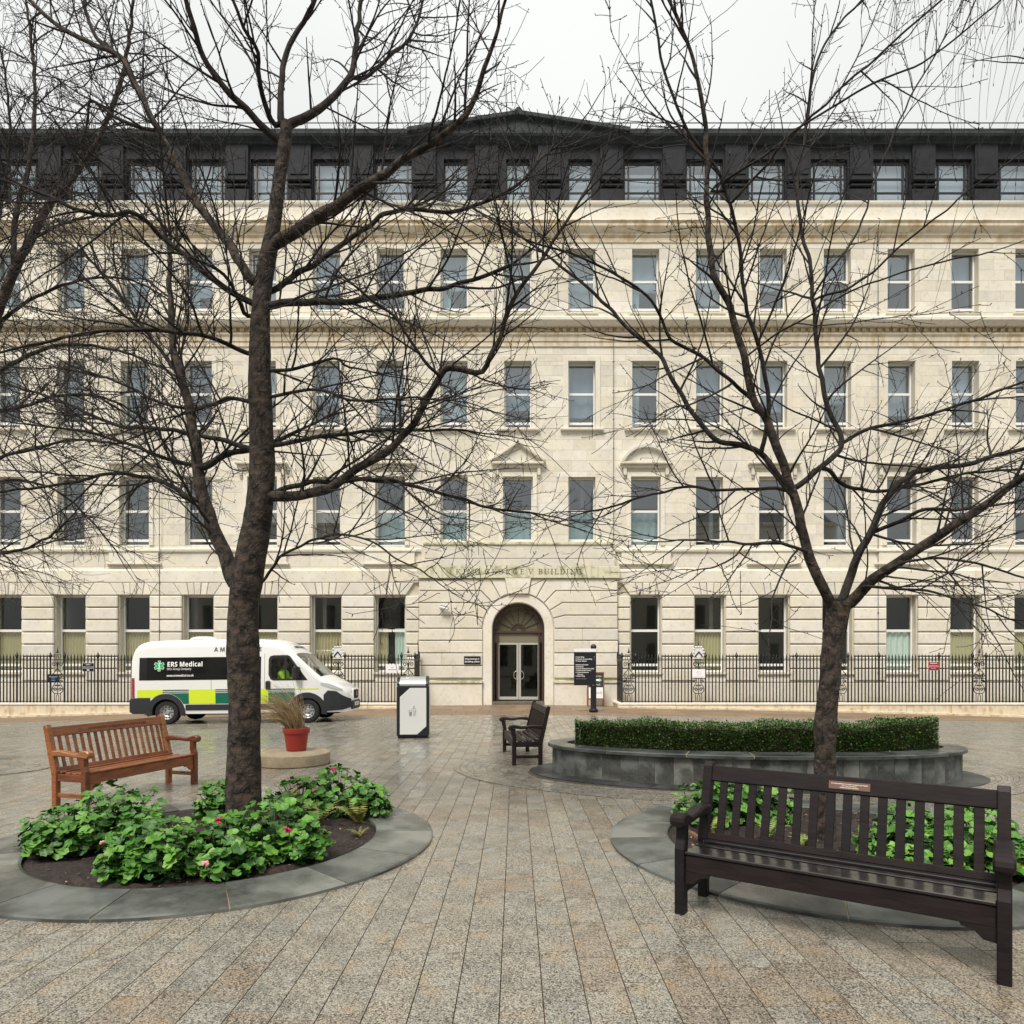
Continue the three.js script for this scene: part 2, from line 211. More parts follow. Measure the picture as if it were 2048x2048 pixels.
  const ringZone = (c0, a0, b0, c1, a1, b1, rows, size) => { for (let r = 0; r < rows; r++) { const f = (r + .5) / rows, cx = lerp(c0.x, c1.x, f), cd = lerp(c0.d, c1.d, f), a = lerp(a0, a1, f), b = lerp(b0, b1, f), ts = [0]; let t = 0;
      while (t < 2 * Math.PI) { t += size * rnd(.85, 1.2) / Math.hypot(a * Math.sin(t), b * Math.cos(t)); ts.push(t); }
      const k = 2 * Math.PI / t, ph = R() * 6.28;
      for (let i = 0; i + 1 < ts.length; i++) { const tm = (ts[i] + ts[i + 1]) / 2 * k, dt = (ts[i + 1] - ts[i]) * k, sp = Math.hypot(a * Math.sin(tm), b * Math.cos(tm)), x = cx + a * Math.cos(tm), d = cd + b * Math.sin(tm);
        const nx = Math.cos(tm) / a, nd = Math.sin(tm) / b, nl = Math.hypot(nx, nd), tx = -nd / nl, td = nx / nl;
        const wr = Math.abs((a1 - a0) * Math.cos(tm) * nx / nl + (b1 - b0) * Math.sin(tm) * nd / nl + ((c1.d - c0.d) * nd + (c1.x - c0.x) * nx) / nl) / rows;
        const L = dt * sp - .006, W = Math.max(.03, wr - .006), g = bx(L, .02, W, 0, -.01, 0); g.rotateY(Math.atan2(td, tx)); g.translate(x, .011 + rnd(-.0012, .0012), -d);
        const p = g.attributes.position; for (let q = 0; q < p.count; q++) p.setY(q, p.getY(q) + gy(p.getX(q), -p.getZ(q))); const tn = pick(tones), q = rnd(.82, 1.08); setts.push(tint(buv(g, R() * 3, R() * 3), tn.map(v => v * q))); } } };
  ringZone(PLANT, 3.4, 1.72, { x: PLANT.x, d: 11.4 }, 4.62, 3.2, 11, .16);
  ringZone({ x: -11.6, d: 11 }, .3, .2, { x: -11.6, d: 11 }, 4.1, 1.7, 16, .16);
  const bed = (cx, cd, a, b) => { const f = [], n = 96; for (let i = 0; i < n; i++) { const p = k => { const t = k / n * 2 * Math.PI, x = cx + a * Math.cos(t), d = cd + b * Math.sin(t); return [x, gy(x, d) + .0045, -d]; }; for (let r = 0; r < 20; r++) { const e = (k, q) => { const [x, , z] = p(k), X = cx + (x - cx) * q, Z = -cd + (z + cd) * q; return [X, gy(X, -Z) + .0045, Z]; }; f.push([e(i, r / 20), e(i + 1, r / 20), e(i + 1, (r + 1) / 20), e(i, (r + 1) / 20)]); } } return quads(f.map(q => q)); };
  const sb = struct('sett_paving', buv(merge([bed(PLANT.x, 11.4, 4.615, 3.195), bed(-11.6, 11, 4.09, 1.69)])), std(.13, .11, .085, .95, { map: rep(T.soil, .5) }), 'curved rings of small granite setts round the raised planter');
  const so = obj('setts', mergeGeometries(setts), M.paveStuff, sb); so.userData.kind = 'stuff';
}
{ // sandstone flag pavement along the building
  R = mulberry(202);
  const P = [], I = [], nx = 60, nd = 8;
  for (let j = 0; j <= nd; j++) for (let i = 0; i <= nx; i++) { const d = 22.28 + j * (28.4 - 22.28) / nd, x = -26 + 52 * i / nx; P.push(x, gy(x, d) - .012, -d); }
  for (let j = 0; j < nd; j++) for (let i = 0; i < nx; i++) { const a = j * (nx + 1) + i, b = a + 1, c = a + nx + 1; I.push(a, b, c, b, c + 1, c); }
  const g = new THREE.BufferGeometry(); g.setAttribute('position', new THREE.Float32BufferAttribute(P, 3)); g.setIndex(I); g.computeVertexNormals();
  const pv = struct('pavement', buv(g), M.joint, 'brown sandstone flag pavement in front of the building');
  const fl = []; const rowsD = [.72, .6, .8, .66, .75, .6, .7, .62, .67]; let d = 22.29;
  for (const rd of rowsD) { let x = -24 - rnd(0, .5); while (x < 24) { const w = rnd(.6, 1.25); fl.push([x + w / 2, d + rd / 2, w, rd]); x += w; } d += rd; if (d > 28) break; }
  fl.sort((a, b) => a[1] * 3 + Math.abs(a[0]) - b[1] * 3 - Math.abs(b[0]));
  const rest = [];
  fl.forEach(([x, fd, w, rd], i) => { const q = cbox(w - .012, .04, rd - .012, .004); q.translate(x, -.02 + rnd(-.002, .002), -fd); const p = q.attributes.position; for (let k = 0; k < p.count; k++) p.setY(k, p.getY(k) + gy(p.getX(k), -p.getZ(k)));
    buv(q, R() * 4, R() * 4); if (i < 300) obj('flagstone', q, pick(M.flags), pv); else rest.push(q); });
  obj('flagstones', merge(rest), M.flags[1], pv).userData.kind = 'stuff';
}

// ---------------------------------------------------------------- tree beds with slate kerb rings
function arcStone(r0, r1, a0, a1, prof, n = 6) { const f = []; const pt = (a, [t, y]) => { const r = lerp(r0, r1, t); return [Math.cos(a) * r, y, -Math.sin(a) * r]; };
  for (let i = 0; i < n; i++) { const a = lerp(a0, a1, i / n), b = lerp(a0, a1, (i + 1) / n); for (let k = 0; k + 1 < prof.length; k++) f.push([pt(a, prof[k]), pt(b, prof[k]), pt(b, prof[k + 1]), pt(a, prof[k + 1])]); }
  f.push(prof.map(p => pt(a0, p)), prof.map(p => pt(a1, p)).reverse()); return f; }
function treeBed(c, label, seed) {
  R = mulberry(seed);
  const t = thing('tree_bed', label, 'planting bed', c.x, 0, -c.d);
  const prof = [[1, -.02], [1, .022], [.97, .032], [.04, .05], [0, .044], [0, -.02]], N = 15, off = -64 * Math.PI / 180;
  const mats = [0, 1, 2].map(i => { const m = M.slate.clone(); m.color = C(...[[.17, .18, .172], [.145, .156, .152], [.2, .208, .196]][i]); return m; });
  for (let i = 0; i < N; i++) { const a0 = off + i / N * 2 * Math.PI, a1 = off + (i + 1) / N * 2 * Math.PI, gp = .0026; obj('kerb_stone', buv(quads(arcStone(SOIL_R, BED_R, a0 + gp, a1 - gp, prof)), R() * 4, R() * 4), pick(mats), t); }
  obj('mortar', quads(arcStone(SOIL_R + .01, BED_R - .004, 0, Math.PI * 2, [[1, -.02], [1, .02], [0, .034], [0, -.02]], 60)), M.mortar, t);
  // soil: lumpy disc
  const f = [], n = 56, rr = 22, hgt = (x, z) => .02 + .05 * (nz(x * 3 + seed, 0, z * 3) - .3) + .035 * (nz(x * 14, 1, z * 14 + seed) - .5) + .02 * (nz(x * 40, 2, z * 40) - .5);
  const p = (i, j) => { const a = i / n * 2 * Math.PI, r = j / rr * (SOIL_R - .001), x = Math.cos(a) * r, z = Math.sin(a) * r; return [x, j === rr ? .012 : hgt(x, z), z]; };
  for (let j = 0; j < rr; j++) for (let i = 0; i < n; i++) f.push(j ? [p(i, j), p(i, j + 1), p(i + 1, j + 1), p(i + 1, j)].reverse() : [p(i, 1), p(i + 1, 1), p(0, 0)]);
  obj('soil', buv(quads(f)), M.soil, t);
  // dead leaves and wood chips lying on the soil
  const lg = quads([[[0, 0, -.5], [.32, .1, 0], [0, .04, .5]], [[0, 0, -.5], [0, .04, .5], [-.32, .12, 0]]]), cnt = 520, im = new THREE.InstancedMesh(clean(lg), std(1, 1, 1, .9), cnt), D = new THREE.Object3D();
  for (let i = 0; i < cnt; i++) { const a = R() * 2 * Math.PI, r = Math.sqrt(R()) * (SOIL_R - .05), x = Math.cos(a) * r, z = Math.sin(a) * r; D.position.set(x, hgt(x, z) + .008, z); D.rotation.set(rnd(-.5, .5), R() * 6.3, rnd(-.5, .5)); const s = rnd(.012, .042); D.scale.set(s, s, s); D.updateMatrix(); im.setMatrixAt(i, D.matrix); im.setColorAt(i, C(...pick([[.14, .08, .045], [.2, .12, .07], [.09, .055, .035], [.3, .2, .12], [.06, .04, .03]]))); }
  im.name = 'leaf_litter'; im.userData.kind = 'stuff'; t.add(im);
  return t;
}
treeBed(BEDL, 'round tree bed with grey slate kerb and red geraniums under the thick tree', 31);
treeBed(BEDR, 'round tree bed with grey slate kerb behind the dark plaque bench', 32);

// ---------------------------------------------------------------- raised slate planter with hedge
{
  R = mulberry(55);
  const t = thing('raised_planter', 'low curved slate planter wall holding the clipped hedge', 'planter', PLANT.x, 0, -PLANT.d, -.08);
  const pt = (a, b, th) => [a * Math.cos(th), b * Math.sin(th)];
  const seg = (A, B, th0, th1, y0, y1, n, bev = 0) => { const f = []; const q = (th, k, y) => { const [x, d] = pt(k ? B[0] : A[0], k ? B[1] : A[1], th); return [x, y, -d]; };
    const pr = [[0, y0], [0, y1 - bev], ...(bev ? [[0, y1]] : []), [1, y1], [1, y0]]; const at2 = (th, [k, y], i) => { if (bev && i === 2) { const u = q(th, 0, y), v = q(th, 1, y); return [lerp(u[0], v[0], .03), y, lerp(u[2], v[2], .03)]; } return q(th, k, y); };
    for (let i = 0; i < n; i++) { const a = lerp(th0, th1, i / n), b = lerp(th0, th1, (i + 1) / n); for (let k = 0; k < pr.length; k++) { const l = (k + 1) % pr.length; f.push([at2(a, pr[k], k), at2(b, pr[k], k), at2(b, pr[l], l), at2(a, pr[l], l)]); } }
    f.push(pr.map((p, k) => at2(th0, p, k)), pr.map((p, k) => at2(th1, p, k)).reverse()); return quads(f); };
  // wall stones: narrow vertical slabs of equal arc length
  const ths = (a, b, step) => { const o = [0]; let th = 0; while (th < 2 * Math.PI - .02) { th += step * rnd(.9, 1.12) / Math.hypot(a * Math.sin(th), b * Math.cos(th)); if (th > 2 * Math.PI - .04) th = 2 * Math.PI; o.push(th); } return o; };
  const W = ths(3.03, 1.35, .24);
  for (let i = 0; i + 1 < W.length; i++) { const o = rnd(-.003, .003), g = seg([3.03 + o, 1.35 + o], [2.87, 1.19], W[i] + .0012, W[i + 1] - .0012, .012, .40, 2); obj('wall_stone', buv(g, R() * 3, R() * 3), pick(M.slateWall), t); }
  obj('mortar', seg([3.022, 1.342], [2.88, 1.2], 0, 2 * Math.PI, .0, .399, 70), M.mortar, t);
  const K = ths(3.1, 1.42, .95);
  for (let i = 0; i + 1 < K.length; i++) { const g = seg([3.1, 1.42], [2.8, .98], K[i] + .0025, K[i + 1] - .0025, .402, .452, 8, .012); const m = M.slate.clone(); m.color.multiplyScalar(rnd(.7, 1.05)); m.roughness = .6; obj('coping_stone', buv(g, R() * 3, R() * 3), m, t); }
  obj('coping_mortar', seg([3.09, 1.41], [2.81, .99], 0, 2 * Math.PI, .41, .446, 70), M.mortar, t);
  const A = ths(3.3, 1.6, .55);
  for (let i = 0; i + 1 < A.length; i++) obj('apron_stone', buv(seg([3.38, 1.7], [2.98, 1.3], A[i] + .001, A[i + 1] - .001, -.01, .018 + rnd(0, .002), 4), R() * 3, R() * 3), M.slateDark, t);
  obj('soil', (() => { const f = []; for (let i = 0; i < 60; i++) { const a = pt(2.88, 1.2, i / 60 * 2 * Math.PI), b = pt(2.88, 1.2, (i + 1) / 60 * 2 * Math.PI); f.push([[0, .42, 0], [a[0], .4, -a[1]], [b[0], .4, -b[1]]]); } return buv(quads(f)); })(), M.soil, t);
}
{ // clipped box hedge: leaves all over a solid twiggy core
  R = mulberry(66);
  const x0 = -2.66, x1 = 2.66;
  const t = thing('box_hedge', 'long clipped box hedge growing in the raised slate planter', 'hedge', PLANT.x, .41, -PLANT.d, -.08);
  const fr = x => -(.9 * Math.sqrt(Math.max(0, 1 - (x / 2.78) ** 2)) - .04), bk = x => .04;   // depth offsets (towards the camera is negative)
  const top = x => .385 + .02 * Math.sin(x * 3) + .015 * Math.sin(x * 7.3) + (x > 1.55 ? .055 : 0);
  const core = []; for (let i = 0; i < 30; i++) { const a = lerp(x0 + .07, x1 - .07, i / 30), b = lerp(x0 + .07, x1 - .07, (i + 1) / 30), q = (x, k, y) => [x, y, -(k ? bk(x) - .06 : Math.min(fr(x) + .07, bk(x) - .1))]; const h = .05;
    core.push([q(a, 0, 0), q(b, 0, 0), q(b, 0, top(b) - h), q(a, 0, top(a) - h)], [q(a, 0, top(a) - h), q(b, 0, top(b) - h), q(b, 1, top(b) - h), q(a, 1, top(a) - h)], [q(b, 1, 0), q(a, 1, 0), q(a, 1, top(a) - h), q(b, 1, top(b) - h)]); if (i === 0) core.push([q(a, 1, 0), q(a, 0, 0), q(a, 0, top(a) - h), q(a, 1, top(a) - h)]); if (i === 29) core.push([q(b, 0, 0), q(b, 1, 0), q(b, 1, top(b) - h), q(b, 0, top(b) - h)]); }
  obj('branches', quads(core), std(.07, .058, .038, 1), t);
  const lf = clean(quads([[[0, 0, 0], [.42, .1, .45], [0, -.04, 1]], [[0, 0, 0], [0, -.04, 1], [-.42, .1, .45]]])), n = 26000, im = new THREE.InstancedMesh(lf, phy(1, 1, 1, .38, { side: THREE.DoubleSide }), n), D = new THREE.Object3D();
  for (let i = 0; i < n; i++) { const x = rnd(x0, x1), f = fr(x), b = bk(x), h = top(x), k = R(); let d, y, nd = 0, ny = 0, nx = 0, px = x; const inn = Math.pow(R(), 1.6) * .07;
    const lump = .03 * (nz(x * 6, 3, i * 0) - .5);
    if (k < .58) { y = Math.pow(R(), .85) * h; d = f + inn + .035 * (nz(x * 7, y * 9, 5) - .5); nd = -1; ny = .25; } else if (k < .88) { d = rnd(f, b); y = h - inn * .8 + .04 * (nz(x * 8, 2, d * 8) - .5) + (R() < .07 ? rnd(0, .05) : 0); ny = 1; } else if (k < .95) { y = R() * h; px = (R() < .5 ? x0 + inn : x1 - inn); d = rnd(fr(px), bk(px)); nx = px < 0 ? -1 : 1; } else { y = R() * h; d = b - inn; nd = 1; }
    D.position.set(px, y, -d); D.lookAt(D.position.x + PLANT.x * 0 + nx + rnd(-.9, .9), y + ny + rnd(-.6, .9), -d - nd + rnd(-.9, .9)); D.rotateX(rnd(-.4, .4)); const s = rnd(.02, .036); D.scale.set(s, s, s); D.updateMatrix(); im.setMatrixAt(i, D.matrix);
    const g = pick([[.045, .11, .02], [.065, .15, .026], [.03, .075, .016], [.13, .22, .05], [.052, .125, .026]]); const o = R() < .012 ? [.22, .16, .07] : g; im.setColorAt(i, C(...o)); }
  im.name = 'foliage'; im.userData.kind = 'stuff'; t.add(im);
}
// ---------------------------------------------------------------- the stone building
const FZ = 28, FS = FOC / FZ, FX = px => (px - VX) / FS, FY = py => EYE + (VY - py) / FS;
const colX = k => FX(1036 + 127.7 * k), KMAX = 9;
const hosp = thing('stone_building', 'long cream stone building with dark copper attic storey and arched entrance', 'building', 0, 0, -FZ);
// in the building's own coordinates z = 0 is the main wall face, positive z comes forward
const XL = colX(-KMAX) - 1.3, XR = colX(KMAX) + 1.3, XC = (XL + XR) / 2, XW = XR - XL;
const ROWS = [
  { y0: FY(1344), y1: FY(1191), w: 1.2, tr: FY(1261), lo: FY(1330), ks: k => Math.abs(k) >= 2 },
  { y0: FY(1091), y1: FY(954), w: 1.1, tr: FY(1020.5), lo: FY(1079) },
  { y0: FY(857), y1: FY(723), w: 1.1, tr: FY(784), lo: FY(843) },
  { y0: FY(626), y1: FY(498), w: 1.1, tr: FY(557), lo: FY(613) },
];
const L1wide = k => Math.abs(k) % 2 === 0 && Math.abs(k) <= 6;
const winW = (r, k) => r === 1 && L1wide(k) ? 1.2 : ROWS[r].w;
R = mulberry(300);
const Y0A = FY(1142);
{ // plain walling with real openings
  const g = [], TH = .5, wbox = (x0, x1, y0, y1) => g.push(bx(x1 - x0, y1 - y0, TH, (x0 + x1) / 2, (y0 + y1) / 2, -TH / 2));
  const bands = [[FY(1091), FY(1191)], [FY(857), FY(954)], [FY(626), FY(723)], [FY(405), FY(498)]];
  wbox(XL, XR, -.6, FY(1344));
  for (const [a, b] of [[FY(1191), FY(1091)], [FY(954), FY(857)], [FY(723), FY(626)], [FY(498), FY(405)]]) wbox(XL, XR, a, b);
  ROWS.forEach((r, i) => { let x = XL; for (let k = -KMAX; k <= KMAX; k++) { if (r.ks && !r.ks(k)) continue; const w = winW(i, k); wbox(x, colX(k) - w / 2, r.y0, r.y1); x = colX(k) + w / 2; } wbox(x, XR, r.y0, r.y1); });
  // the doorway is cut through the ground floor pier below
  const holed = g.filter(q => { q.computeBoundingBox(); return true; });
  // replace the two pieces crossed by the doorway
  const DX = FX(1036.6), DW = 1.055, out = [];
  for (const q of holed) { const b = q.boundingBox; if (b.min.x < DX - DW && b.max.x > DX + DW && b.max.y <= FY(1191) + .01) { const y0 = b.min.y, y1 = b.max.y; out.push(bx(DX - DW - b.min.x, y1 - y0, TH, (DX - DW + b.min.x) / 2, (y0 + y1) / 2, -TH / 2), bx(b.max.x - DX - DW, y1 - y0, TH, (DX + DW + b.max.x) / 2, (y0 + y1) / 2, -TH / 2)); if (y0 < FY(1344) - .1) out.push(bx(DW * 2, .6, TH, DX, -.3, -TH / 2)); } else out.push(q); }
  obj('wall', out.map(q => buv(q)), M.wall, hosp);
  // ashlar facing blocks of the upper storeys
  R = mulberry(305); const blocks = [], CH = .43;
  for (const q of out) { const b = q.boundingBox ?? (q.computeBoundingBox(), q.boundingBox); if (b.max.y < Y0A || b.min.y > FY(449)) continue; const yl = Math.max(b.min.y, Y0A), yh = Math.min(b.max.y, FY(449)); for (let c = Math.floor(yl / CH); c * CH < yh; c++) { const y0 = Math.max(yl, c * CH), y1 = Math.min(yh, (c + 1) * CH); if (y1 - y0 < .02) continue; const cuts = [b.min.x]; let x = Math.floor(b.min.x / 1.1) * 1.1 + (c & 1 ? .55 : 0); for (; x < b.max.x; x += 1.1) { const v = x + (hash(Math.round(x * 10), c, 3) - .5) * .35; if (v > b.min.x + .12 && v < b.max.x - .12) cuts.push(v); } cuts.push(b.max.x); for (let i = 0; i + 1 < cuts.length; i++) blocks.push([cuts[i], cuts[i + 1], y0, y1]); } }
  blocks.sort((a, b) => Math.hypot(a[0] - .1, a[2] - 4) - Math.hypot(b[0] - .1, b[2] - 4)); const rest = [];
  blocks.forEach(([x0, x1, y0, y1], i) => { const e = .004, a = x0 + e, b = x1 - e, c = y0 + e, d = y1 - e, z = .012, w = b - a, g = buv(quads([[[a, c, z], [b, c, z], [b, d, z], [a, d, z]], [[a, d, z], [b, d, z], [b, d, 0], [a, d, 0]], [[a, c, 0], [b, c, 0], [b, c, z], [a, c, z]], [[a, c, 0], [a, c, z], [a, d, z], [a, d, 0]], [[b, c, z], [b, c, 0], [b, d, 0], [b, d, z]]]), R() * 6, R() * 6); if (i < 260) obj('stone_block', g, pick(M.stone), hosp); else { const m = pick(M.stone).color, k = rnd(.95, 1.04); rest.push(tint(g, [m.r * k, m.g * k, m.b * k])); } });
  obj('stone_blocks', mergeGeometries(rest), M.stoneV, hosp).userData.kind = 'stuff';
  // rooms behind the windows
  const fl = [-.3, FY(1125), FY(890), FY(660), FY(430)];
  obj('interior', [bx(XW, 24, .2, XC, 11.5, -6), ...fl.map(y => bx(XW, .25, 5.4, XC, y, -3.25)), ...Array.from({ length: 10 }, (_, i) => bx(.15, 20.5, 5.0, XL + .3 + (i + .0) * (XW - .6) / 9, 9.9, -3.45))], M.room, hosp);
}
// windows: white frame with two transoms, three panes, curtains behind
const shareGeo = {};
function window3(r, k) {
  const o = ROWS[r], w = winW(r, k), h = o.y1 - o.y0, x = colX(k), z = -.3, fw = .055, tr = o.tr - o.y0, lo = o.lo - o.y0;
  const key = r + '_' + w; const G = shareGeo[key] ??= { frame: merge([cbox(fw, h, .08, .006, -w / 2 + fw / 2, h / 2), cbox(fw, h, .08, .006, w / 2 - fw / 2, h / 2), cbox(w - 2 * fw, fw, .08, .006, 0, h - fw / 2), cbox(w - 2 * fw, .07, .08, .006, 0, .035), cbox(w - 2 * fw, .1, .07, .006, 0, tr), cbox(w - 2 * fw, .1, .07, .006, 0, lo)]),
    p: [[.07, lo - .05], [lo + .05, tr - .05], [tr + .05, h - fw]].map(([a, b]) => bx(w - 2 * fw + .01, b - a + .01, .006, 0, (a + b) / 2, 0)) };
  const win = obj('window', G.frame, M.white, hosp, x, o.y0, z);
  for (const p of G.p) obj('pane', p, r === 0 ? M.glassLow : M.glass, win, 0, 0, -.005);
  const draw = (x0, x1, y0, y1, m, n = 10, nm = 'curtain') => { const P = [], N = Math.max(4, Math.round((x1 - x0) * n)); for (let i = 0; i < N; i++) { const a = lerp(x0, x1, i / N), b = lerp(x0, x1, (i + 1) / N), za = (i % 2 ? .035 : -.035) , zb = (i % 2 ? -.035 : .035); P.push([[a, y0, za], [b, y0, zb], [b, y1, zb], [a, y1, za]]); } obj(nm, quads(P), m, win, 0, 0, r === 0 ? -.1 : -.24); };
  const q = hash(k + 40, r, 9);
  if (r === 0) { const dark = [2, 4].includes(k); if (!dark) { if (k === 6) draw(-w / 2, w / 2, 0, tr, M.net, 8); else if (k < 0 || k === 3 || k > 6) { if (k === -2) { draw(-w / 2, -.15, 0, tr + .1, M.curtain, 18); draw(.12, w / 2, 0, tr + .1, M.net, 16); } else draw(-w / 2, w / 2, 0, tr + .05, M.curtain, 16); } } }
  else if (r === 1) { if (Math.abs(k) <= 2 && k !== -2 || q > .8) draw(-w / 2, w / 2, 0, tr, M.net, 7, 'net_curtain'); }
  else { const bl = M.blinds[Math.floor(hash(k + 7, r, 77) * 4)]; draw(-w / 2, w / 2, h * (.04 + .8 * rndh(k, r)), h, bl, 2, 'blind_sky_fill'); if (q > .72) draw(-w / 2, -w / 6, 0, h, M.net, 14, 'curtain'); }
  return win;
}
const rndh = (k, r) => .1 + .8 * hash(k + 99, r, 4);
for (let r = 0; r < 4; r++) for (let k = -KMAX; k <= KMAX; k++) if (!ROWS[r].ks || ROWS[r].ks(k)) window3(r, k);
// sills and architraves
for (let k = -KMAX; k <= KMAX; k++) {
  const x = colX(k), ring = (r, t, d, z0) => { const o = ROWS[r], w = winW(r, k) / 2, a = [[x - w - t, o.y0 - .02], [x + w + t, o.y0 - .02], [x + w + t, o.y1 + t], [x - w - t, o.y1 + t]]; return prism([[x - w - t, o.y0], [x - w, o.y0], [x - w, o.y1], [x + w, o.y1], [x + w, o.y0], [x + w + t, o.y0], [x + w + t, o.y1 + t], [x - w - t, o.y1 + t]], d, .01).translate(0, 0, z0); };
  obj('architrave', buv(ring(2, .2, .05, .002), k * 1.7), M.stone[k & 1 ? 0 : 1], hosp);
  obj('sill', buv(cbox(1.75, .1, .16, .012, x, FY(857) - .05, .08), k), M.stone[2], hosp);
  obj('sill', buv(cbox(1.3, .06, .1, .01, x, FY(626) - .03, .05), k), M.stone[1], hosp);
  if (Math.abs(k) >= 2) { obj('window_sill', buv(cbox(1.36, .1, .14, .01, x, FY(1344) - .05, .07), k), M.stone[1], hosp); obj('window_apron', buv(cbox(1.28, FY(1349) - FY(1362), .05, .01, x, (FY(1349) + FY(1362)) / 2, .025), k * 2), M.stone[0], hosp); }
  if (L1wide(k)) {
    obj('architrave', buv(ring(1, .17, .07, .002), k), M.stone[2], hosp);
    const by = FY(933), hw = 1.05, hood = [cbox(2 * hw - .12, .12, .14, .015, x, by - .02, .07), cbox(2 * hw, .1, .26, .02, x, by + .09, .13)];
    if (k === 0) { const s = [[-hw, 0], [hw, 0], [0, .74]]; hood.push(prism(s.map(p => [x + p[0], by + .145 + p[1]]), .1).translate(0, 0, .002)); for (const sg of [-1, 1]) { const L = Math.hypot(hw, .74), b = cbox(L + .1, .12, .28, .02); b.rotateZ(-sg * Math.atan2(.74, hw)).translate(x + sg * hw / 2, by + .2 + .37, .14); hood.push(b); } }
    if (Math.abs(k) === 2) { const a = []; for (let i = 0; i <= 12; i++) { const th = lerp(.35, Math.PI - .35, i / 12); a.push([x + hw * Math.cos(th) / Math.cos(.35) * .98, by + .14 + .72 * (Math.sin(th) - Math.sin(.35)) / (1 - Math.sin(.35))]); } const inn = a.map(([u, v]) => [x + (u - x) * .86, by + .14 + (v - by - .14) * .8]); hood.push(prism([...a, ...inn.reverse()], .26, .015), prism([...a].map(([u, v]) => [x + (u - x) * .9, by + .14 + (v - by - .14) * .85]), .09).translate(0, 0, .002)); }
    obj(k === 0 || Math.abs(k) === 2 ? 'pediment' : 'hood', hood.map(q => buv(q)), M.stone[3], hosp);
    for (const sg of [-1, 1]) obj('bracket', buv(merge([cbox(.13, .3, .14, .015, x + sg * (hw - .2), by - .23, .07), cbox(.11, .12, .08, .01, x + sg * (hw - .2), by - .42, .04)])), M.stone[1], hosp);
    if (Math.abs(k) >= 2) obj('balcony_panel', buv(merge([cbox(2.0, FY(1103) - FY(1126), .12, .012, x, (FY(1103) + FY(1126)) / 2, .06), cbox(2.14, .09, .16, .012, x, FY(1102), .08), cbox(2.2, .07, .16, .012, x, FY(1128), .08)])), M.stone[2], hosp);
  }
}
// string courses and cornices: moulded profiles run the length of the front, in lengths of stone
function run(name, prof, mat, x0 = XL, x1 = XR, pieces = 8) { for (let i = 0; i < pieces; i++) { const a = lerp(x0, x1, i / pieces), b = lerp(x0, x1, (i + 1) / pieces) - (i + 1 < pieces ? .004 : 0), f = []; for (let k = 0; k + 1 < prof.length; k++) { const [z0, y0] = prof[k], [z1, y1] = prof[k + 1]; f.push([[a, y0, z0], [b, y0, z0], [b, y1, z1], [a, y1, z1]]); } f.push(prof.map(([z, y]) => [a, y, z]).reverse(), prof.map(([z, y]) => [b, y, z])); obj(name, buv(quads(f), i * 1.3), Array.isArray(mat) ? mat[i % mat.length] : mat, hosp); } }
const Y = FY;
for (const [a, b] of [[XL, FX(1036.6) - 3.9], [FX(1036.6) + 3.9, XR]]) run('plinth', [[.003, -.55], [.16, -.55], [.16, Y(1366)], [.12, Y(1364)], [.003, Y(1362)]], M.stone[1], a, b, 5);
run('band_course', [[.003, Y(1166)], [.10, Y(1166)], [.12, Y(1164)], [.12, Y(1142)], [.08, Y(1139)], [.003, Y(1138)]], [M.stone[0], M.stone[2], M.stone[0], M.stone[1]]);
run('sill_course', [[.003, Y(1104)], [.08, Y(1104)], [.1, Y(1101.5)], [.1, Y(1098)], [.003, Y(1096)]], M.stone[0]);
run('cornice', [[.003, Y(694)], [.06, Y(694)], [.06, Y(686)], [.10, Y(684)], [.10, Y(676)], [.16, Y(672)], [.16, Y(668.5)], [.003, Y(668.4)]], M.cornice);
run('cornice', [[.003, Y(658)], [.30, Y(657.8)], [.42, Y(652)], [.46, Y(650)], [.46, Y(645)], [.42, Y(642)], [.003, Y(638)]], M.stone);
{ R = mulberry(310); const dg = buv(cbox(.15, Y(658) - Y(667), .17, .012)), n = Math.floor(XW / .31), rest = []; for (let i = 0; i < n; i++) { const x = XL + .15 + i * .31; if (i % 1 === 0) obj('dentil', dg, M.cornice, hosp, x, (Y(658) + Y(667)) / 2, .088); } obj('dentil_bed', buv(bx(XW, Y(658) - Y(668.4), .05, XC, (Y(658) + Y(668.4)) / 2, .027)), M.cornice, hosp); }
run('cornice', [[.003, Y(486)], [.05, Y(486)], [.05, Y(477)], [.12, Y(473)], [.12, Y(468)], [.26, Y(463)], [.3, Y(460)], [.3, Y(455)], [.36, Y(451)], [.33, Y(448.5)], [.003, Y(447)]], M.cornice);
run('parapet', [[-.2, Y(449)], [.1, Y(449)], [.1, Y(440)], [.05, Y(439)], [.05, Y(413)], [.12, Y(411)], [.14, Y(407)], [.1, Y(404.5)], [-.2, Y(404)]], M.stone);
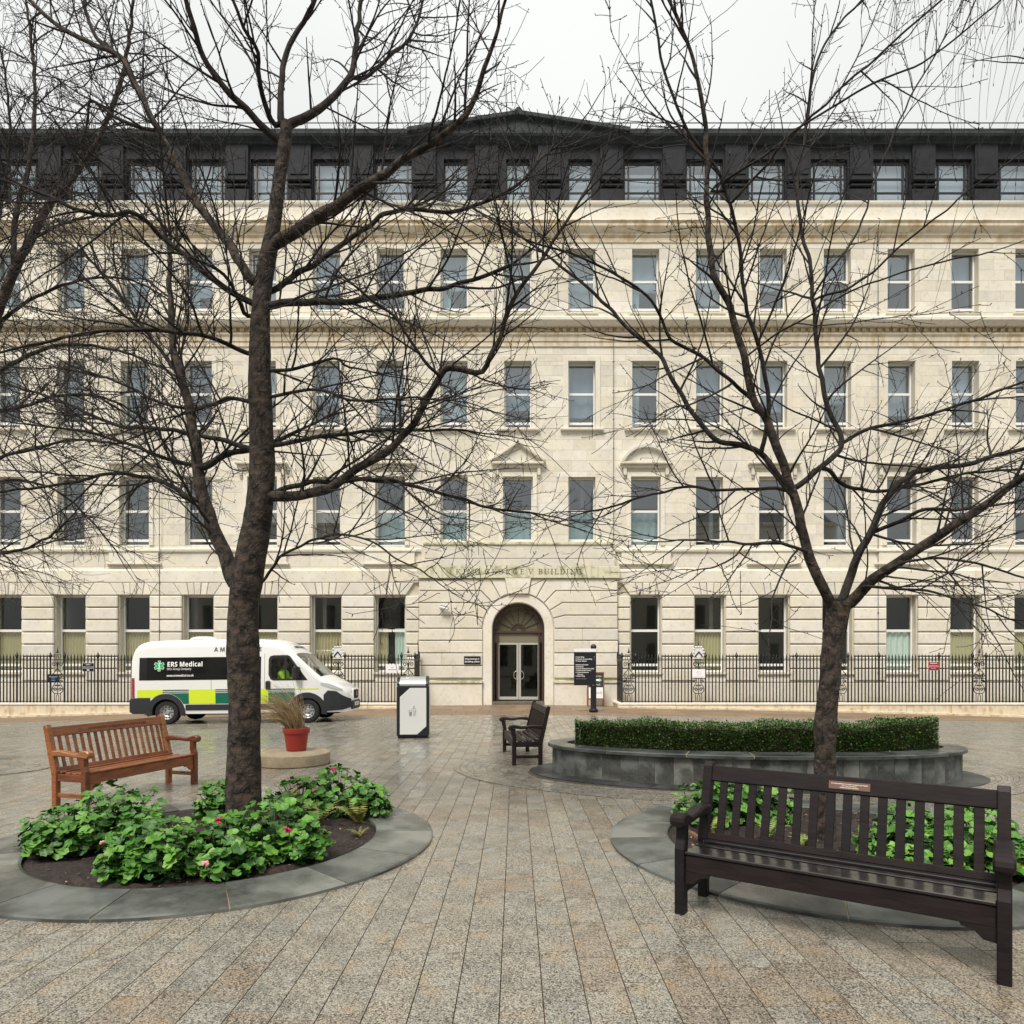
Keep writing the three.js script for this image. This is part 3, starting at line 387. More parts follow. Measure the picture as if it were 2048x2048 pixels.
// ground floor: rusticated blocks between windows, flat arches over them
{
  R = mulberry(320);
  const ys = []; for (let i = 0; i < 8; i++) ys.push([lerp(Y(1362), Y(1191), i / 7), lerp(Y(1362), Y(1191), (i + 1) / 7)]); ys.pop();
  const pier = (x0, x1) => ys.forEach(([a, b], i) => { const h = b - a - .045, g = cbox(x1 - x0, h, .12, .03, 0, 0, .06); obj('stone_block', buv(g, R() * 5, R() * 5), pick(M.stone), hosp, (x0 + x1) / 2, (a + b) / 2, .001); });
  const w2 = .6; // piers between neighbouring windows
  for (let k = -KMAX; k < KMAX; k++) { if (k >= -2 && k < 2) continue; pier(colX(k) + w2 + .045, colX(k + 1) - w2 - .045); }
  pier(colX(-2) + w2 + .045, -3.9); // left flank of the entrance block
  pier(4.13, colX(2) - w2 - .045);
  const y0 = Y(1191) + .02, y1 = Y(1166) - .01;
  for (let k = -KMAX; k <= KMAX; k++) { if (Math.abs(k) < 2) continue; const x = colX(k), e = .012;
    const cut = [-.98, -.44, -.15, .15, .44, .98], bot = [-.66, -.36, -.12, .12, .36, .66]; for (let i = 0; i < 5; i++) obj('voussoir', buv(prism([[x + bot[i] + e, y0], [x + bot[i + 1] - e, y0], [x + cut[i + 1] - e, y1], [x + cut[i] + e, y1]], i === 2 ? .13 : .11, .018), R() * 4, R() * 4), pick(M.stone), hosp, 0, 0, .001);
    if (k < KMAX && !(k >= -2 && k < 2)) { const xa = x + .98, xb = colX(k + 1) - .98; obj('stone_block', buv(prism([[x + .66 + e, y0], [colX(k + 1) - .66 - e, y0], [xb - e, y1], [xa + e, y1]], .11, .018), R() * 4, R() * 4), pick(M.stone), hosp, 0, 0, .001); } }
}
// ---- entrance block
const EX = FX(1036.6), EZ = .3, EB = 4.0;   // centre, projection, half width
{
  R = mulberry(330);
  const zx = v => EX + (v - 733) / 5.367 / FS, zy = v => FY(1130 + v / 5.367), YS = zy(690), RO = 1.435, RI = 1.055;
  // backing with an arched hole
  const arch = (r, n = 24, a0 = 0, a1 = Math.PI) => Array.from({ length: n + 1 }, (_, i) => { const t = lerp(a0, a1, i / n); return [EX + r * Math.cos(t), YS + r * Math.sin(t)]; });
  const hole = [[EX + RO, -.5], ...arch(RO), [EX - RO, -.5]];
  obj('entrance_wall', buv(prism([[EX + EB - .03, -.5], [EX + EB - .03, Y(1159)], [EX - EB + .03, Y(1159)], [EX - EB + .03, -.5], [EX - RO, -.5], ...arch(RO, 24, Math.PI, 0), [EX + RO, -.5]], EZ - .08).translate(0, 0, .001)), M.stone[1], hosp);
  const E = EX + EB, e = .02, D = .085, z0 = EZ - .085 + .003;
  const arcPts = (a0, a1) => { const o = []; for (let i = 0; i <= 5; i++) { const t = lerp(a0, a1, i / 5); o.push([EX + (RO + .01) * Math.cos(t), YS + (RO + .01) * Math.sin(t)]); } return o; };
  const ang = (x, y) => Math.atan2(zy(y) - YS, zx(x) - EX);
  const A = [ang(840, 322), ang(925, 355), ang(1005, 415), ang(1065, 495), ang(1095, 580), 0];
  const P = (x, y) => [zx(x), zy(y)];
  const shrink = (pts, d) => { const n = pts.length; let area = 0; for (let i = 0; i < n; i++) { const [a, b] = pts[i], [c, f] = pts[(i + 1) % n]; area += a * f - c * b; } const s = Math.sign(area); return pts.map((p, i) => { const q = pts[(i + n - 1) % n], r = pts[(i + 1) % n]; let ax = p[0] - q[0], ay = p[1] - q[1], bx2 = r[0] - p[0], by = r[1] - p[1]; const la = Math.hypot(ax, ay) || 1, lb = Math.hypot(bx2, by) || 1; const n1 = [-ay / la * s, ax / la * s], n2 = [-by / lb * s, bx2 / lb * s], mx = n1[0] + n2[0], my = n1[1] + n2[1], l2 = mx * mx + my * my; const k = l2 > .3 ? 2 * d / l2 : d; return [p[0] + mx * k, p[1] + my * k]; }); };
  const T0 = 156, polys = [
    [P(870, T0), P(1035, T0), ...arcPts(A[1], A[0])],
    [P(1035, T0), [E, zy(T0)], [E, zy(285)], P(1130, 285), ...arcPts(A[2], A[1])],
    [P(1130, 285), [E, zy(285)], [E, zy(412)], P(1200, 412), ...arcPts(A[3], A[2])],
    [P(1200, 412), [E, zy(412)], [E, zy(545)], P(1230, 545), ...arcPts(A[4], A[3])],
    [P(1230, 545), [E, zy(545)], [E, zy(685)], [EX + RO + .01, zy(685)], ...arcPts(0.02, A[4])],
  ];
  for (const s of [1, -1]) {
    const mir = p => s > 0 ? p : p.map(([x, y]) => [2 * EX - x, y]).reverse();
    polys.forEach((p, i) => obj(i === 0 ? 'voussoir' : 'stone_block', buv(prism(shrink(mir(p), e), D, .02), R() * 5, R() * 5), pick(M.stone), hosp, 0, 0, z0));
    const gv = [685, 813, 946, 1080, 1216]; for (let i = 0; i < 4; i++) { const m = rnd(.35, .65), xa = EX + RO + .01, xm = lerp(xa, E, m); for (const [u, v] of [[xa, xm - .001], [xm + .001, E]]) { const b = cbox(v - u, zy(gv[i]) - zy(gv[i + 1]) - 2 * e, D, .02, s * ((u + v) / 2 - EX) + EX, (zy(gv[i]) + zy(gv[i + 1])) / 2, z0 + D / 2); if (u === xa) b.translate(0, 0, 0); obj('stone_block', buv(b, R() * 5, R() * 5), pick(M.stone), hosp); } }
    const xm = EX + s * (RO + .02 + E - EX) / 2, wm = E - EX - RO; obj('base_moulding', buv(merge([cbox(wm + .05, .12, .16, .02, xm, zy(1252), EZ + .03)])), M.mossy, hosp); obj('base_stone', buv(cbox(wm, zy(1265) + .5, .12, .015, xm, (zy(1268) - .5) / 2, EZ + .004), s), M.stone[0], hosp);
  }
  obj('keystone', buv(prism([P(625, 318), P(840, 318), P(870, 150), P(590, 150)].map(([x, y]) => [x, y]), .2, .02), 1, 2), M.stone[2], hosp, 0, 0, EZ - .12);
  // smooth arch surround with deep reveal
  const ringPts = [[EX + RO - .004, -.5], ...arch(RO - .004), [EX - RO + .004, -.5], [EX - RI, -.5], ...arch(RI, 24, Math.PI, 0), [EX + RI, -.5]];
  obj('arch_surround', buv(prism(ringPts, .42, .03)), M.stone[2], hosp, 0, 0, EZ - .46);
  // entablature with raised name letters and parapet
  obj('inscription_stone', buv(merge([cbox(2 * EB + .12, Y(1135) - Y(1158.6), .22, .015, EX, (Y(1135) + Y(1158.6)) / 2, EZ - .02)]), 3, 1), M.mossy, hosp);
  obj('entrance_backing', buv(bx(2 * EB - .2, Y(1092) - Y(1159), .25, EX, (Y(1092) + Y(1159)) / 2, .13)), M.stone[1], hosp);
  obj('entrance_parapet', buv(merge([cbox(2 * EB - .3, Y(1120) - Y(1134.6), .30, .015, EX, (Y(1120) + Y(1134.6)) / 2, EZ - .1), cbox(2 * EB - .45, Y(1092) - Y(1119), .2, .015, EX, (Y(1092) + Y(1119)) / 2, EZ - .06)]), .4, 2), M.stone[3], hosp);
  obj('entrance_coping', buv(cbox(2 * EB - .36, .12, .42, .02, EX, Y(1090), EZ - .12), 1.7, 3), M.mossy, hosp);
  const font = await new FontLoader().loadAsync('fonts/droid/droid_serif_regular.typeface.json');
  const words = ['KING', 'GEORGE', 'V', 'BUILDING'], tz = EZ + .0905, grooveShade = std(.10, .10, .075, .95), xs = [72, 378, 838, 945], xe = [325, 795, 868, 1405];  // letters stand proud; their dark colour imitates the shade inside carved grooves
  words.forEach((wd, i) => { const n = wd.length; let g = []; const span = (xe[i] - xs[i]) / 5.367 / FS; const chars = [...wd].map(c => { const q = new TextGeometry(c, { font, size: .215, depth: .004, curveSegments: 3, bevelEnabled: false }); q.computeBoundingBox(); return [q, q.boundingBox.max.x - q.boundingBox.min.x, q.boundingBox.min.x]; }); const tw = chars.reduce((a, c) => a + c[1], 0), gap = n > 1 ? (span - tw) / (n - 1) : 0; let x = zx(xs[i]); for (const [q, w, mn] of chars) { g.push(clean(q).translate(x - mn, zy(113), 0)); x += w + gap; } obj('groove_shade_lettering', merge(g), grooveShade, hosp, 0, 0, tz).userData.label = `raised letters with groove shade in their dark colour, reading ${wd}`; });
  // dark timber arch frame, fanlight and glazed doors
  const brown = std(.06, .032, .028, .45), cream = std(.2, .18, .12, .6), grey = std(.55, .56, .52, .35, { metalness: .3 }), fz = EZ - .5, ri = RI - .004;
  const dx = (a) => EX + (a - 733) / 5.367 / FS;
  obj('arch_frame', merge([prism([[EX + ri, .02], ...arch(ri), [EX - ri, .02], [EX - ri + .1, .02], ...arch(ri - .1, 24, Math.PI, 0), [EX + ri - .1, .02]], .16, .015)]), brown, hosp, 0, 0, fz);
  const tY = zy(720); obj('door_transom', cbox(2 * (ri - .08), .1, .12, .015, EX, tY, fz + .07), brown, hosp);
  const fan = obj('fanlight', (() => { const g = [], c = [EX, tY + .06], rr = YS + ri - .1 - c[1]; for (let i = 1; i < 8; i++) { const t = Math.PI * i / 8, l = (ri - .12) - .3; const b = bx(l, .018, .02); b.translate(.3 + l / 2, 0, 0).rotateZ(t).translate(c[0], c[1], 0); g.push(b); } const arcRing = (r0, r1) => prism([...Array.from({ length: 17 }, (_, i) => [c[0] + r1 * Math.cos(i / 16 * Math.PI), c[1] + r1 * Math.sin(i / 16 * Math.PI)]), ...Array.from({ length: 17 }, (_, i) => [c[0] + r0 * Math.cos(Math.PI - i / 16 * Math.PI), c[1] + r0 * Math.sin(Math.PI - i / 16 * Math.PI)])], .02); g.push(arcRing(.26, .3).translate(0, 0, -.01), arcRing(.14, .17).translate(0, 0, -.01), arcRing(.8, .82).translate(0, 0, -.01), arcRing(.885, .9).translate(0, 0, -.01)); for (let i = 1; i < 8; i++) { const t = Math.PI * i / 8; g.push(new THREE.TorusGeometry(.045, .009, 6, 12).translate(c[0] + .215 * Math.cos(t), c[1] + .215 * Math.sin(t), 0)); } return merge(g); })(), brown, hosp, 0, 0, fz + .06);
  obj('pane', prism([[EX + ri - .1, tY], ...arch(ri - .1, 20).filter(p => p[1] > tY), [EX - ri + .1, tY]], .006), phy(.5, .46, .33, .05, { transmission: .8, thickness: 0 }), fan, 0, 0, -.03);
  const dt = zy(830), db = zy(1448), doorZ = fz + .02;
  obj('door_panel', cbox(2 * (ri - .1), tY - .05 - dt, .05, .005, EX, (tY - .05 + dt) / 2, doorZ), cream, hosp);
  for (const s of [-1, 1]) { const xo = s < 0 ? dx(508) : dx(966), xi = dx(738) + s * .006, w = Math.abs(xo - xi), xc = (xo + xi) / 2, h = dt - db - .01, f = .085; const dr = obj('glass_door', merge([cbox(f, h, .06, .006, -w / 2 + f / 2, h / 2), cbox(f, h, .06, .006, w / 2 - f / 2, h / 2), cbox(w - 2 * f, f, .06, .006, 0, h - f / 2), cbox(w - 2 * f, f * 1.4, .06, .006, 0, f * .7)]), grey, hosp, xc, db, doorZ);
    obj('pane', bx(w - 2 * f + .01, h - f * 2.4 + .01, .006, 0, h / 2 + f * .2, 0), phy(.62, .64, .62, .02, { transmission: 1, thickness: 0, ior: 1.6 }), dr, 0, 0, -.01);
    const hx = -s * (w / 2 - .09), hy = 1.0; obj('door_handle', tube(smooth([V(hx, hy - .16, .02), V(hx + s * .0, hy - .17, .09), V(hx + s * .09, hy - .1, .1), V(hx + s * .09, hy + .1, .1), V(hx, hy + .17, .09), V(hx, hy + .16, .02)], 24), () => .014, 8), std(.6, .6, .58, .25, { metalness: .8 }), dr); }
  for (const s of [-1, 1]) obj('door_post', cbox(.07, zy(735) , .14, .01, EX + s * (ri - .2), zy(735) / 2, fz + .1), brown, hosp);
  obj('door_step', buv(cbox(2.1, .2, .5, .015, EX, .02, EZ - .3)), std(.2, .19, .16, .8, { map: T.conc }), hosp);
  obj('lobby', [bx(2.2, .1, 4, EX, .02, -2.3), bx(.1, 3.4, 4, EX - 1.2, 1.6, -2.3), bx(.1, 3.4, 4, EX + 1.2, 1.6, -2.3), bx(2.4, 3.4, .1, EX, 1.6, -4.2), bx(2.4, .1, 4, EX, 3.3, -2.3)], std(.42, .4, .36, .6), hosp);
}
// ---- copper attic storey, set back
{
  R = mulberry(340);
  const MZ = -.7, ms = FOC / (FZ - MZ), mx = px => (px - VX) / ms, my = py => EYE + (VY - py) / ms, mcol = k => mx(1036 + 124.5 * k), y0 = my(407), y1 = my(292), wy0 = my(404), wy1 = my(318);
  const g = []; let x = XL; const hw = k => (Math.abs(k) <= 1 ? .5 : .76);
  for (let k = -KMAX; k <= KMAX; k++) { g.push(bx(mcol(k) - hw(k) - x, wy1 - y0, .4, (x + mcol(k) - hw(k)) / 2, (y0 + wy1) / 2, MZ - .2)); x = mcol(k) + hw(k); } g.push(bx(XR - x, wy1 - y0, .4, (x + XR) / 2, (y0 + wy1) / 2, MZ - .2), bx(XW, y1 - wy1 + .4, .4, XC, (y1 + .4 + wy1) / 2, MZ - .2));
  obj('attic_wall', g.map(q => buv(q)), M.copper, hosp);
  for (let k = -KMAX; k <= KMAX; k++) { const w = 2 * hw(k), h = wy1 - wy0, wide = w > 1.2, f = .05; const fr = [cbox(f, h, .09, .006, -w / 2 + f / 2, h / 2), cbox(f, h, .09, .006, w / 2 - f / 2, h / 2), cbox(w - 2 * f, .14, .09, .006, 0, h - .07), cbox(w - 2 * f, f, .09, .006, 0, f / 2), cbox(w - 2 * f, .07, .07, .006, 0, h * .59), cbox(w - 2 * f, .07, .07, .006, 0, h * .27)]; const vs = wide ? [-w / 2 + .2, w / 2 - .2] : []; for (const v of vs) fr.push(cbox(.06, h - .02, .1, .006, v, h / 2, .005));
    const wn = obj('attic_window', merge(fr), M.frameDark, hosp, mcol(k), wy0, MZ - .18); const ce = [-w / 2 + f, ...vs, w / 2 - f]; for (let i = 0; i + 1 < ce.length; i++) for (const [a, b] of [[f, h * .27], [h * .27, h * .59], [h * .59, h - .14]]) obj('pane', bx(ce[i + 1] - ce[i] - .03, b - a - .03, .006, (ce[i] + ce[i + 1]) / 2, (a + b) / 2, 0), M.glass, wn);
    obj('blind_sky_fill', bx(w, h * (.5 + .45 * hash(k + 20, 3, 5)), .01, 0, h * .5, -.16), M.blinds[0], wn);  // white sheet added behind the attic panes, standing in for bright sky reflection
    if (k < KMAX) { const px = (mcol(k) + mcol(k + 1)) / 2, pw = (mcol(k + 1) - mcol(k) - hw(k) - hw(k + 1)); const q = Math.min(pw - .12, .95); obj('attic_pilaster', merge([cbox(q, (y1 - y0) * .60, .12, .012, px, y1 - (y1 - y0) * .30, MZ + .06), cbox(q * .8, (y1 - y0) * .42, .05, .01, px, y1 - (y1 - y0) * .32, MZ + .13), cbox(q + .04, .11, .22, .03, px, y0 + (y1 - y0) * .37, MZ + .11), cbox(q, .1, .18, .03, px, y0 + (y1 - y0) * .28, MZ + .09), cbox(q + .06, (y1 - y0) * .22, .14, .012, px, y0 + (y1 - y0) * .11, MZ + .07)].map(v => buv(v, R() * 3, R() * 3))), M.copper, hosp); } }
  run('eaves', [[MZ, my(292)], [MZ + .1, my(291)], [MZ + .14, my(287)], [MZ + .32, my(283)], [MZ + .36, my(279)], [MZ + .36, my(274)], [MZ + .3, my(272)], [MZ - .2, my(271)]], M.copperLight);
  run('gutter_band', [[MZ - .1, my(276)], [MZ + .05, my(276)], [MZ + .05, my(263)], [MZ + .09, my(262)], [MZ + .09, my(260)], [MZ - .6, my(259)]], M.lead);
  obj('roof', bx(XW, .3, 9, XC, my(262) - .25, MZ - 4.7), M.lead, hosp);
  // low pediment in the middle
  const pw = mx(1255) - mx(1036.5), px = mx(1036.5), py = my(276), ph = my(243) - py; obj('copper_pediment', [prism([[px - pw, py], [px + pw, py], [px, py + ph * .86]], .4).translate(0, 0, MZ - .05), ...[-1, 1].map(s => { const L = Math.hypot(pw, ph), b = cbox(L + .05, .2, .6, .03); return b.rotateZ(-s * Math.atan2(ph, pw)).translate(px + s * pw / 2, py + ph / 2, MZ + .22); }), ...[-1, 1].map(s => { const L = Math.hypot(pw, ph) * .9, b = cbox(L, .08, .5, .02); return b.rotateZ(-s * Math.atan2(ph, pw)).translate(px + s * pw * .45, py + ph * .42, MZ + .14); })].map(q => buv(q)), M.copperLight, hosp);
  obj('finial', merge([cbox(.42, .12, .4, .02, px, py + ph + .06, MZ + .15), cyl(.16, .2, .22, 10, px, py + ph + .22, MZ + .15), ball(.13, px, py + ph + .34, MZ + .15)]), M.copper, hosp);
  // rooftop railing
  const ry0 = my(260), ry1 = my(227), iron = std(.16, .17, .17, .6); for (let i = 0; i < 34; i++) obj('railing_post', cyl(.02, .02, ry1 - ry0, 6), iron, hosp, XL + .5 + i * 1.52, (ry0 + ry1) / 2, MZ - .5); for (const q of [ry1, lerp(ry0, ry1, .52)]) { const b = cyl(.022, .022, XW, 6); b.rotateZ(Math.PI / 2); obj('handrail', b, iron, hosp, XC, q, MZ - .5); }
  // lightning conductors
  for (const [p, a, b] of [[322, 640, 1405], [1226, 640, 1100], [1753, 450, 1405]]) obj('lightning_conductor', merge([bx(.022, FY(a) - FY(b), .012, FX(p), (FY(a) + FY(b)) / 2, .13), ...Array.from({ length: 8 }, (_, i) => bx(.06, .04, .03, FX(p), lerp(FY(a), FY(b), (i + .5) / 8), .13))]), std(.1, .1, .09, .7), hosp);
}
// ---------------------------------------------------------------- railings on low stone walls
const FD = 26.4, FXs = px => (px - VX) / FOC * FD, WTOP = .165;
const spiral = (cx, cy, r, turns, dir, a0, n = 22) => Array.from({ length: n + 1 }, (_, i) => { const t = i / n, a = a0 + dir * turns * 2 * Math.PI * t, q = r * (1 - .82 * t); return V(cx + q * Math.cos(a), cy + q * Math.sin(a), 0); });
const scrollGeo = (() => { // ironwork of one ornamental panel, 0.5 m wide, standing from y = 0.05 to 1.64
  const g = [], w = .215, T2 = (pts, r = .016) => g.push(tube(pts, () => r, 5));
  for (const s of [-1, 1]) {
    T2(spiral(s * .12, 1.47, .095, 1.4, -s, s > 0 ? Math.PI : 0)); T2(smooth([V(s * .025, 1.47, 0), V(0, 1.33, 0), V(-s * .1, 1.18, 0), V(-s * .19, 1.08, 0)], 14)); T2(spiral(s * .115, 1.0, .1, 1.5, s, s > 0 ? 0 : Math.PI));
    T2(spiral(s * .15, .84, .055, 1.2, -s, s > 0 ? 0 : Math.PI)); T2(smooth([V(s * .1, .93, 0), V(s * .07, .82, 0), V(s * .12, .7, 0), V(s * .2, .55, 0), V(s * .2, .44, 0), V(s * .12, .36, 0), V(0, .33, 0)], 22)); T2(spiral(s * .095, .5, .075, 1.5, s, s > 0 ? 0 : Math.PI)); T2(spiral(s * .06, .66, .04, 1.1, -s, s > 0 ? 0 : Math.PI, 12));
    T2([V(s * .12, .36, 0), V(s * .12, .03, 0)], .013); T2(smooth([V(s * .05, .03, 0), V(s * .05, .2, 0), V(s * .03, .28, 0), V(0, .3, 0)], 10), .013);
    T2([V(s * .13, 1.64, 0), V(s * .13, 1.83, 0)], .01); T2(smooth([V(s * .05, 1.64, 0), V(s * .05, 1.74, 0), V(s * .03, 1.78, 0), V(0, 1.8, 0)], 8), .012);
  }
  T2([V(0, .33, 0), V(0, 1.6, 0)], .015); g.push(bx(.3, .02, .02, 0, 1.83, 0), bx(.46, .025, .025, 0, .92, 0), cyl(.004, .03, .22, 6, 0, 2.02, 0), ball(.045, 0, 1.93, 0, 8), bx(.13, .02, .02, 0, 1.93, 0));
  return merge(g);
})();
const barGeo = merge([bx(.034, 1.78, .034, 0, .89, 0), cyl(.001, .02, .1, 4, 0, 1.83, 0)]);
const postGeo = merge([bx(.046, 1.72, .046, 0, .86, 0), cyl(.062, .03, .13, 8, 0, 1.74, 0), cyl(.045, .062, .04, 8, 0, 1.825, 0), ball(.03, 0, 1.87, 0, 8), cyl(.002, .014, .08, 6, 0, 1.92, 0)]);
const footGeo = bx(.034, .1, .034, 0, -.0, 0);
function railing(sign, panels, posts, xEnd, label) {
  const start = panels[0][0], t = thing('iron_railing', label, 'fence', start, WTOP + .004, -FD, 0, undefined);
  const L = x => x - start, far = xEnd, lo = Math.min(start, far), hi = Math.max(start, far), len = hi - lo, mid = L((lo + hi) / 2);
  for (const [nm, y, h] of [['bottom_rail', .045, .03], ['middle_rail', .775, .035], ['top_rail', 1.63, .035]]) obj(nm, bx(len, h, .034, mid, y, 0), M.iron, t);
  const pp = [...posts]; for (const [a, b] of panels) pp.push(a, b); for (const x of pp) obj('post', postGeo, M.iron, t, L(x), 0, 0);
  for (const [a, b] of panels) { const p = obj('scroll_panel', scrollGeo, M.iron, t, L((a + b) / 2), 0, 0); }
  const cuts = [...pp].sort((a, b) => a - b); const scal = [];
  const edges = [lo, ...cuts, hi].sort((a, b) => a - b);
  for (let i = 0; i + 1 < edges.length; i++) { const a = edges[i], b = edges[i + 1]; if (b - a < .2 || panels.some(([u, v]) => Math.abs((a + b) / 2 - (u + v) / 2) < .1)) continue; const n = Math.max(1, Math.round((b - a) / .129)); for (let k = 1; k < n; k++) obj('bar', barGeo, M.iron, t, L(lerp(a, b, k / n)), 0, 0);
    for (let k = 0; k < n; k++) { const x0 = L(lerp(a, b, k / n)), x1 = L(lerp(a, b, (k + 1) / n)); scal.push(tube([V(x0, 1.735, 0), V(lerp(x0, x1, .2), 1.70, 0), V(lerp(x0, x1, .5), 1.685, 0), V(lerp(x0, x1, .8), 1.70, 0), V(x1, 1.735, 0)], () => .008, 4)); } }
  const sc = obj('scallops', merge(scal), M.iron, t); sc.userData.kind = 'stuff';
  // return to the building at the entrance end
  const rl = 1.3, rb = []; for (const [y, h] of [[.045, .03], [.775, .035], [1.63, .035]]) rb.push(bx(.034, h, rl, 0, y, -rl / 2)); obj('return_rail', merge(rb), M.iron, t);
  for (let k = 1; k < 11; k++) obj('bar', barGeo, M.iron, t, 0, 0, -k * rl / 11);
  obj('corner_bracket', merge([tube(smooth([V(0, 1.7, -rl + .1), V(0, 1.95, -rl + .2), V(0, 1.85, -rl + .34), V(0, 2.05, -rl + .42), V(0, 2.32, -rl + .5)], 18), t2 => lerp(.035, .012, t2), 6), tube(spiral(0, 0, .11, 1.4, 1, 0, 18).map(v => V(0, v.y + 1.82, v.x - rl + .42)), () => .014, 5), cyl(.004, .02, .12, 6, 0, 2.38, -rl + .5)]), M.iron, t);
  return t;
}
const pr = (a, b) => [FXs(a), FXs(b)];
const railR = railing(1, [pr(1244, 1271), pr(1383, 1411), pr(1668, 1696), pr(1945, 1972)], [1473, 1593, 1758, 1878, 2039].map(FXs), 21, 'black iron railing with scroll panels beside the directory sign post');
const railL = railing(-1, [[FXs(830), FXs(803)], [FXs(690), FXs(663)], [FXs(406), FXs(378)], [FXs(129), FXs(101)]], [601, 497, 316, 196, 34].map(FXs), -21, 'black iron railing with scroll panels behind the ambulance van');
function lowWall(x0, x1, label) {
  R = mulberry(Math.round(x0 * 10) + 500);
  const t = thing('low_wall', label, 'wall', 0, 0, -FD); let x = Math.min(x0, x1); const end = Math.max(x0, x1);
  while (x < end - .01) { let w = rnd(1.4, 2.2); if (x + w > end - .8) w = end - x; const b = cbox(w - .008, .9, .36, .012, x + w / 2, WTOP - .08 - .45, 0), c = cbox(w - .008, .08, .42, .014, x + w / 2, WTOP - .04, .0); obj('base_stone', buv(b, R() * 5, R() * 5), M.base, t); obj('coping_stone', buv(c, R() * 5, R() * 5), M.stone[2], t);
    const f = cbox(w - .01, .5, .1, .012, x + w / 2, 0, .23); const p = f.attributes.position; for (let k = 0; k < p.count; k++) p.setY(k, p.getY(k) + gy(p.getX(k), FD) - .17); obj('footing_stone', buv(f, R() * 5, R() * 5), M.base, t); x += w; }
  const xs = Math.abs(x0) < Math.abs(x1) ? x0 : x1, s = Math.sign(xs); obj('coping_stone', buv(cbox(.4, .08, 1.06, .014, xs + s * .2, WTOP - .04, -.75), 1), M.stone[2], t); obj('base_stone', buv(cbox(.34, .5, 1.04, .012, xs + s * .2, WTOP - .08 - .25, -.75), 1), M.base, t);
  return t;
}
lowWall(FXs(1244) - .18, 21.2, 'low pale stone wall under the railing by the directory sign');
lowWall(FXs(830) + .18, -21.2, 'low pale stone wall under the railing behind the ambulance');

